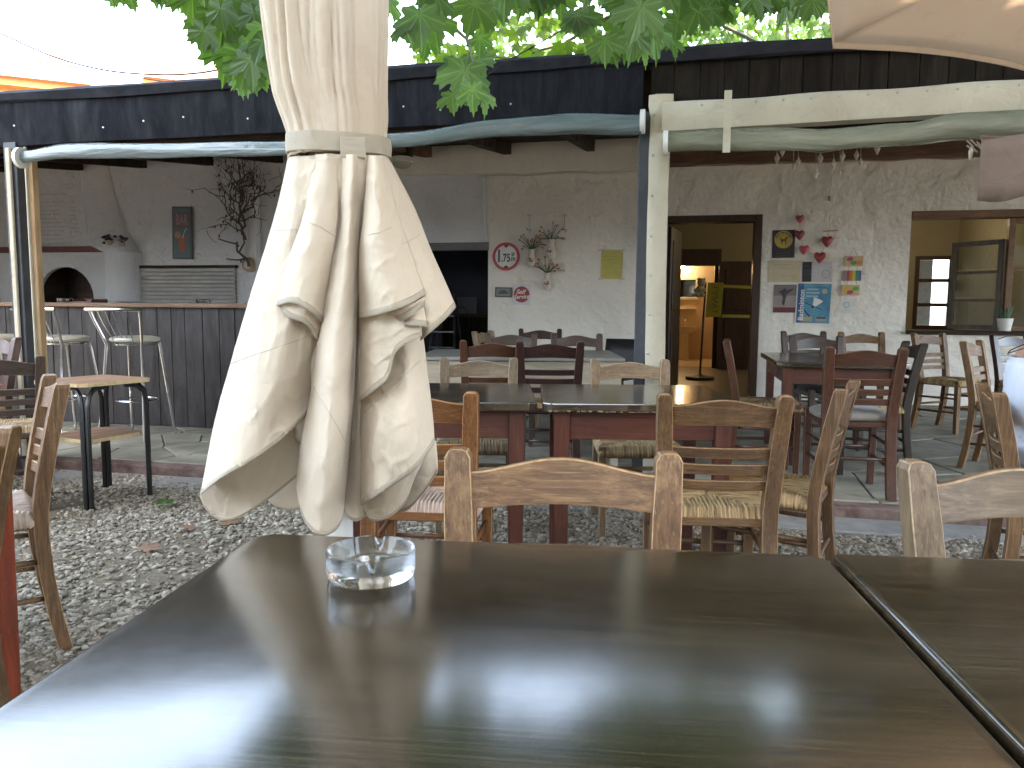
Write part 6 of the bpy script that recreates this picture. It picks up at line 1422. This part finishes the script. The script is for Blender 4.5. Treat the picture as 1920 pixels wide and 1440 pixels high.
# ------------------------------------------------------------ things in the rooms
BVi = BV - .005
def RM(px, py, v): u_, z_ = F(px, py, v); return FM @ Matrix.Translation((u_, v, z_)) @ Matrix.Rotation(R(90), 4, 'X')
kb = F(1291, 550, BVi)[0] - F(1290, 550, BVi)[0]
t = thing('washroom_mirror', 'pale framed mirror on the lit washroom wall', 'mirror', RM(1280, 541, BVi)); w_, h_ = 60 * kb, 44 * kb
mb = MB(); q = .06
for bx in ((-w_ / 2, w_ / 2, h_ / 2 - q, h_ / 2), (-w_ / 2, w_ / 2, -h_ / 2, -h_ / 2 + q), (-w_ / 2, -w_ / 2 + q, -h_ / 2 + q, h_ / 2 - q), (w_ / 2 - q, w_ / 2, -h_ / 2 + q, h_ / 2 - q)): mb.bb(bx[0], bx[1], bx[2], bx[3], 0, .03)
mb.build('frame', paint((.62, .55, .42), .4), t, bevel=.006); flat(t, 'mirror_glass', rect(0, 0, w_ - .1, h_ - .1), .004, plain('mirror', (.55, .52, .45), .05, metal=1, bmp=0))
t = thing('washroom_shelf', 'narrow shelf below the washroom mirror', 'shelf', RM(1282, 579, BVi)); MB().bb(-22 * kb, 22 * kb, -.012, .012, 0, .14).build('board', paint((.62, .55, .42), .4), t, bevel=.004)
u_, z_ = F(1284, 612, BV - .25); t = thing('pedestal_basin', 'cream pedestal wash basin in the washroom', 'basin', FM @ Matrix.Translation((u_, BV - .26, 0))); m_cer = paint((.66, .60, .48), .15)
MB().lathe([(.08, z_ - .16), (.2, z_ - .10), (.27, z_ - .02), (.275, z_), (.25, z_), (.2, z_ - .06), (.03, z_ - .09)], 28).build('bowl', m_cer, t, smooth=True); MB().lathe([(.12, FLZ), (.09, .3), (.085, z_ - .2), (.11, z_ - .12)], 20).build('pedestal', m_cer, t, smooth=True); MB().tube([(0, .14, z_ - .01), (0, .14, z_ + .12), (0, .04, z_ + .13), (0, .02, z_ + .09)], .014, 8).build('tap', m_chrome, t, smooth=True)
u_, z_ = F(1279, 498, BV - .12); t = thing('wall_bulb', 'lit round bulb above the washroom mirror', 'lamp', FM @ Matrix.Translation((u_, BV - .12, z_))); MB().ell((0, 0, 0), (.055, .055, .055), 16, 10).build('bulb', emit('bulb_glow', (1, .72, .38), 14), t, smooth=True); MB().tube([(0, .03, 0), (0, .12, 0)], .02, 10).build('socket', m_white, t)
lp = bpy.data.objects.new('bulb_light', bpy.data.lights.new('bulb_light', 'POINT')); lp.data.energy = 1.8; lp.data.color = (1, .76, .5); lp.data.shadow_soft_size = .06; lp.location = W(u_, BV - .24, z_); col.objects.link(lp); 
u_, z_ = F(1768, 404, 7.6); t = thing('ceiling_tube', 'lit fluorescent tube under the ceiling behind the window lintel', 'lamp', FM @ Matrix.Translation((u_, 7.6, z_ - .01))); MB().tube([(-.3, 0, 0), (.3, 0, 0)], .018, 10).build('tube', emit('tube_glow', (1, .93, .8), 5), t, smooth=True); MB().bb(-.34, .34, -.04, .04, .02, .5).build('fitting', m_white, t, bevel=.005)
lp = bpy.data.objects.new('tube_light', bpy.data.lights.new('tube_light', 'POINT')); lp.data.shadow_soft_size = .15; lp.data.energy = 5.5; lp.data.color = (1, .85, .6); lp.location = W(u_ - .9, 7.4, z_ - .1); col.objects.link(lp)
# yellow fabric sign on a black stand with two tapes
sv = 6.9; u0_, z0_ = F(1312, 712, sv); t = thing('barrier_stand', 'black barrier stand with an upright yellow sign in the doorway room', 'stand', FM @ Matrix.Translation((u0_, sv, FLZ)))
zt = F(1318, 530, sv)[1] - FLZ; MB().lathe([(.20, 0), (.20, .04), (.06, .06), (.02, .08)], 24).build('base', m_black, t, smooth=True, angle=30); MB().tube([(0, 0, .05), (.04, 0, zt)], .014, 8).build('pole', m_black, t, smooth=True)
k = F(1331, 560, sv)[0] - F(1330, 560, sv)[0]; m_y = plain('yellow_fabric', (.42, .34, .03), .6, var=.12); zb = F(1318, 595, sv)[1] - FLZ
MB().add([(.05, -.03, zb), (.05 + 29 * k, -.03, zb + .01), (.07 + 30 * k, -.03, zt), (.07, -.03, zt), (.05, .0, zb), (.05 + 29 * k, .0, zb + .01), (.07 + 30 * k, .0, zt), (.07, .0, zt)], [(0, 1, 2, 3), (7, 6, 5, 4), (0, 4, 5, 1), (1, 5, 6, 2), (2, 6, 7, 3), (3, 7, 4, 0)]).build('sign_panel', m_y, t)
o = text('ΓΥΜΑΤ', .11, paint((.16, .13, .02)), t, (0, 0, 0), 0, bold=.001); o.matrix_local = Matrix.Translation((.06 + 15 * k, -.034, (zb + zt) / 2)) @ Matrix.Rotation(R(90), 4, 'X') @ Matrix.Rotation(R(-90), 4, 'Z')
for za, zc_ in ((zt - .05, zt - .09), (zb + .02, zb + .02)): MB().add([(.06 + 30 * k, -.015, za - .02), (1.5, .25, zc_ - .02), (1.5, .25, zc_ + .02), (.06 + 30 * k, -.015, za + .02)], [(0, 1, 2, 3)]).build('tape', m_y, t)
t = thing('fluffy_figurine', 'small fluffy white figurine on top of the barrier stand', 'toy', FM @ Matrix.Translation((F(1312, 545, sv)[0], sv - .06, F(1312, 545, sv)[1])))
mb = MB()
for (x, z, r_) in ((.02, .11, .06), (0, .02, .055), (-.05, .0, .035), (.05, .01, .035), (-.03, -.06, .035), (.04, -.06, .035), (-.02, .16, .02), (.06, .16, .02)): mb.ell((x, 0, z), (r_, r_ * .8, r_), 12, 8)
mb.build('figurine', paint((.52, .48, .36), .9), t, smooth=True)
for px, py, w_, h_, lab in ((1806, 492, 26, 44, 'framed picture between the inner window and the window casement'), (1795, 536, 14, 18, 'smaller framed picture below the larger one in the back room')):
    t = thing('framed_picture', lab, 'picture', RM(px, py, RV - .045)); k = F(px + 1, py, RV)[0] - F(px, py, RV)[0]; flat(t, 'frame', rect(0, 0, w_ * k, h_ * k), 0, paint((.05, .035, .02)), .02); flat(t, 'picture', rect(0, 0, w_ * k * .8, h_ * k * .85), .0202, paint((.16, .15, .10)))
# potted succulent on the sill
u_, _ = F(1889, 610, WV - .02); t = thing('potted_plant', 'spiky green plant in a white pot on the window sill', 'plant', FM @ Matrix.Translation((u_, WV + .05, zW0 + .014))); MB().lathe([(.055, 0), (.075, .13), (.065, .125), (.05, .11)], 20).build('pot', WHT, t, smooth=True, angle=40)
m_su = plain('succulent', (.06, .14, .07), .5)
for q in range(13):
    a = q * 2.4; L_ = random.uniform(.10, .19); tl = random.uniform(.1, .5); d_ = Vector((math.cos(a), math.sin(a), 0)); P = [Vector((0, 0, .11)) + d_ * .015, Vector((0, 0, .11 + L_ * .5)) + d_ * (.03 + L_ * .3 * tl), Vector((0, 0, .11 + L_)) + d_ * (.03 + L_ * .9 * tl)]
    MB().tube(P, [.012, .010, .001], 6).build('leaf', m_su, t, smooth=True)

# ------------------------------------------------------------ seated person at the right edge
m_skin = plain('skin', (.46, .27, .19), .5, var=.06, scale=20, bmp=.05); m_hair = plain('dark_hair', (.035, .022, .014), .5, var=.3, scale=80)
m_top = cloth_mat('light_blue_top', (.62, .66, .74), (.54, .58, .66), .0); m_tr = cloth_mat('olive_trousers', (.10, .12, .05), (.07, .085, .035), .0); m_belt = plain('brown_belt', (.12, .04, .025), .5)
cy_ = R(-114); top = PY(1853, 700, 2.70); off = Vector((math.sin(cy_) * .26, -math.cos(cy_) * .26, 0))
PM = Matrix.Translation((top.x - off.x + .035, 2.70 - off.y, 0)) @ Matrix.Rotation(cy_, 4, 'Z')
per = thing('person', 'seated person seen from behind in a light blue sleeveless top, brown belt and olive trousers', 'person', PM)
def skin(name, V_, E_, Rr, mat, root=0, lv=2):
    me = bpy.data.meshes.new(name); me.from_pydata(V_, E_, []); o = link(name, me, mat, per)
    md = o.modifiers.new('skin', 'SKIN'); md.use_smooth_shade = True; sv_ = me.skin_vertices[0].data if me.skin_vertices else None
    if sv_ is None: bm = bmesh.new(); bm.from_mesh(me); bm.verts.layers.skin.verify(); bm.to_mesh(me); bm.free(); sv_ = me.skin_vertices[0].data
    for i, r_ in enumerate(Rr): sv_[i].radius = r_ if isinstance(r_, tuple) else (r_, r_); sv_[i].use_root = (i == root)
    s3 = o.modifiers.new('sub', 'SUBSURF'); s3.levels = lv; s3.render_levels = lv; return o
Vb = [(0, -.06, .53), (0, -.09, .66), (0, -.12, .80), (0, -.13, .93), (0, -.09, 1.00), (0, -.02, 1.06), (0, .05, 1.12), (0, .07, 1.21), (0, .06, 1.27)]
Rb = [(.15, .12), (.135, .10), (.145, .10), (.15, .095), (.07, .06), (.05, .05), (.07, .08), (.08, .095), (.05, .06)]
Eb = [(i, i + 1) for i in range(8)]
for sg in (-1, 1):
    b = len(Vb); Vb += [(sg * .165, -.13, .965), (sg * .20, -.12, .90), (sg * .235, .0, .76), (sg * .20, .14, .765), (sg * .13, .25, .775), (sg * .11, .31, .78)]; Rb += [.058, .052, .042, .038, .028, .03]; Eb += [(3, b)] + [(b + i, b + i + 1) for i in range(5)]
    b = len(Vb); Vb += [(sg * .10, .02, .52), (sg * .13, .22, .53), (sg * .14, .40, .52), (sg * .14, .40, .28), (sg * .14, .37, .09), (sg * .15, .47, .05)]; Rb += [.095, .08, .06, .05, .035, (.035, .03)]; Eb += [(0, b)] + [(b + i, b + i + 1) for i in range(5)]
skin('body', Vb, Eb, Rb, m_skin)
for sg in (-1, 1):
    for q in range(4): x = sg * .11 + (q - 1.5) * .018; skin('finger', [(x, .32, .78), (x, .355, .785), (x * .98, .385 - abs(q - 1.4) * .006, .775)], [(0, 1), (1, 2)], [.009, .008, .0065], m_skin, lv=1)
    skin('thumb', [(sg * .085, .28, .78), (sg * .06, .31, .785), (sg * .058, .335, .782)], [(0, 1), (1, 2)], [.011, .009, .007], m_skin, lv=1)
rings = []
for z, ry_, rx_, y_ in ((.565, .132, .172, -.07), (.66, .118, .155, -.09), (.76, .116, .160, -.115), (.86, .116, .168, -.125), (.92, .110, .160, -.13), (.955, .098, .13, -.13)):
    rings.append([Vector((rx_ * math.cos(a) * (1 + .02 * math.sin(5 * a + z * 20)), y_ + ry_ * math.sin(a), z + (.006 * math.sin(7 * a) if z < .6 else 0))) for a in [2 * math.pi * k / 32 for k in range(32)]])
MB().loft(rings, True, False).build('tank_top', m_top, per, smooth=True, angle=None).modifiers.new('thick', 'SOLIDIFY').thickness = .004
for sg in (): MB().tube([(sg * .10, -.215, .94), (sg * .095, -.19, 1.0), (sg * .09, -.13, 1.03), (sg * .09, -.06, .99), (sg * .09, -.04, .94)], .012, 8).build('strap', m_top, per, smooth=True)
rings = [[Vector((rx_ * math.cos(a), y_ + ry_ * math.sin(a), z)) for a in [2 * math.pi * k / 32 for k in range(32)]] for z, ry_, rx_, y_ in ((.53, .135, .178, -.06), (.535, .142, .184, -.06), (.565, .142, .182, -.065), (.57, .135, .175, -.065))]
MB().loft(rings, True, False).build('belt', m_belt, per, smooth=True, angle=40)
Vt = [(0, -.06, .50)]; Rt = [(.165, .13)]; Et = []
for sg in (-1, 1): b = len(Vt); Vt += [(sg * .10, .03, .515), (sg * .13, .22, .525), (sg * .14, .40, .515), (sg * .14, .40, .28), (sg * .14, .37, .12)]; Rt += [.108, .095, .078, .065, .058]; Et += [(0, b)] + [(b + i, b + i + 1) for i in range(4)]
skin('trousers', Vt, Et, Rt, m_tr)
hb = MB(); hb.ell((0, .05, 1.205), (.092, .105, .115), 20, 12); hb.tube([(0, -.02, 1.2), (0, -.05, 1.12), (0, -.05, 1.06)], [.06, .045, .015], 10); hb.build('hair', m_hair, per, smooth=True)
for sg in (-1, 1): MB().ell((sg * .082, .085, 1.18), (.012, .02, .03), 8, 6).build('ear', m_skin, per, smooth=True); MB().ell((sg * .032, .163, 1.195), (.014, .008, .009), 10, 6).build('eye', WHT, per, smooth=True); MB().ell((sg * .032, .1695, 1.195), (.006, .004, .006), 8, 5).build('iris', INK, per, smooth=True)
MB().ell((0, .173, 1.165), (.013, .018, .024), 10, 6).build('nose', m_skin, per, smooth=True); MB().ell((0, .165, 1.13), (.025, .008, .008), 10, 6).build('mouth', paint((.35, .10, .09), .4), per, smooth=True)
MB().tube([(-.07, -.17, 1.0), (-.04, -.222, .975), (0, -.235, .965), (.04, -.222, .975), (.07, -.17, 1.0)], .002, 6).build('necklace', INK, per)
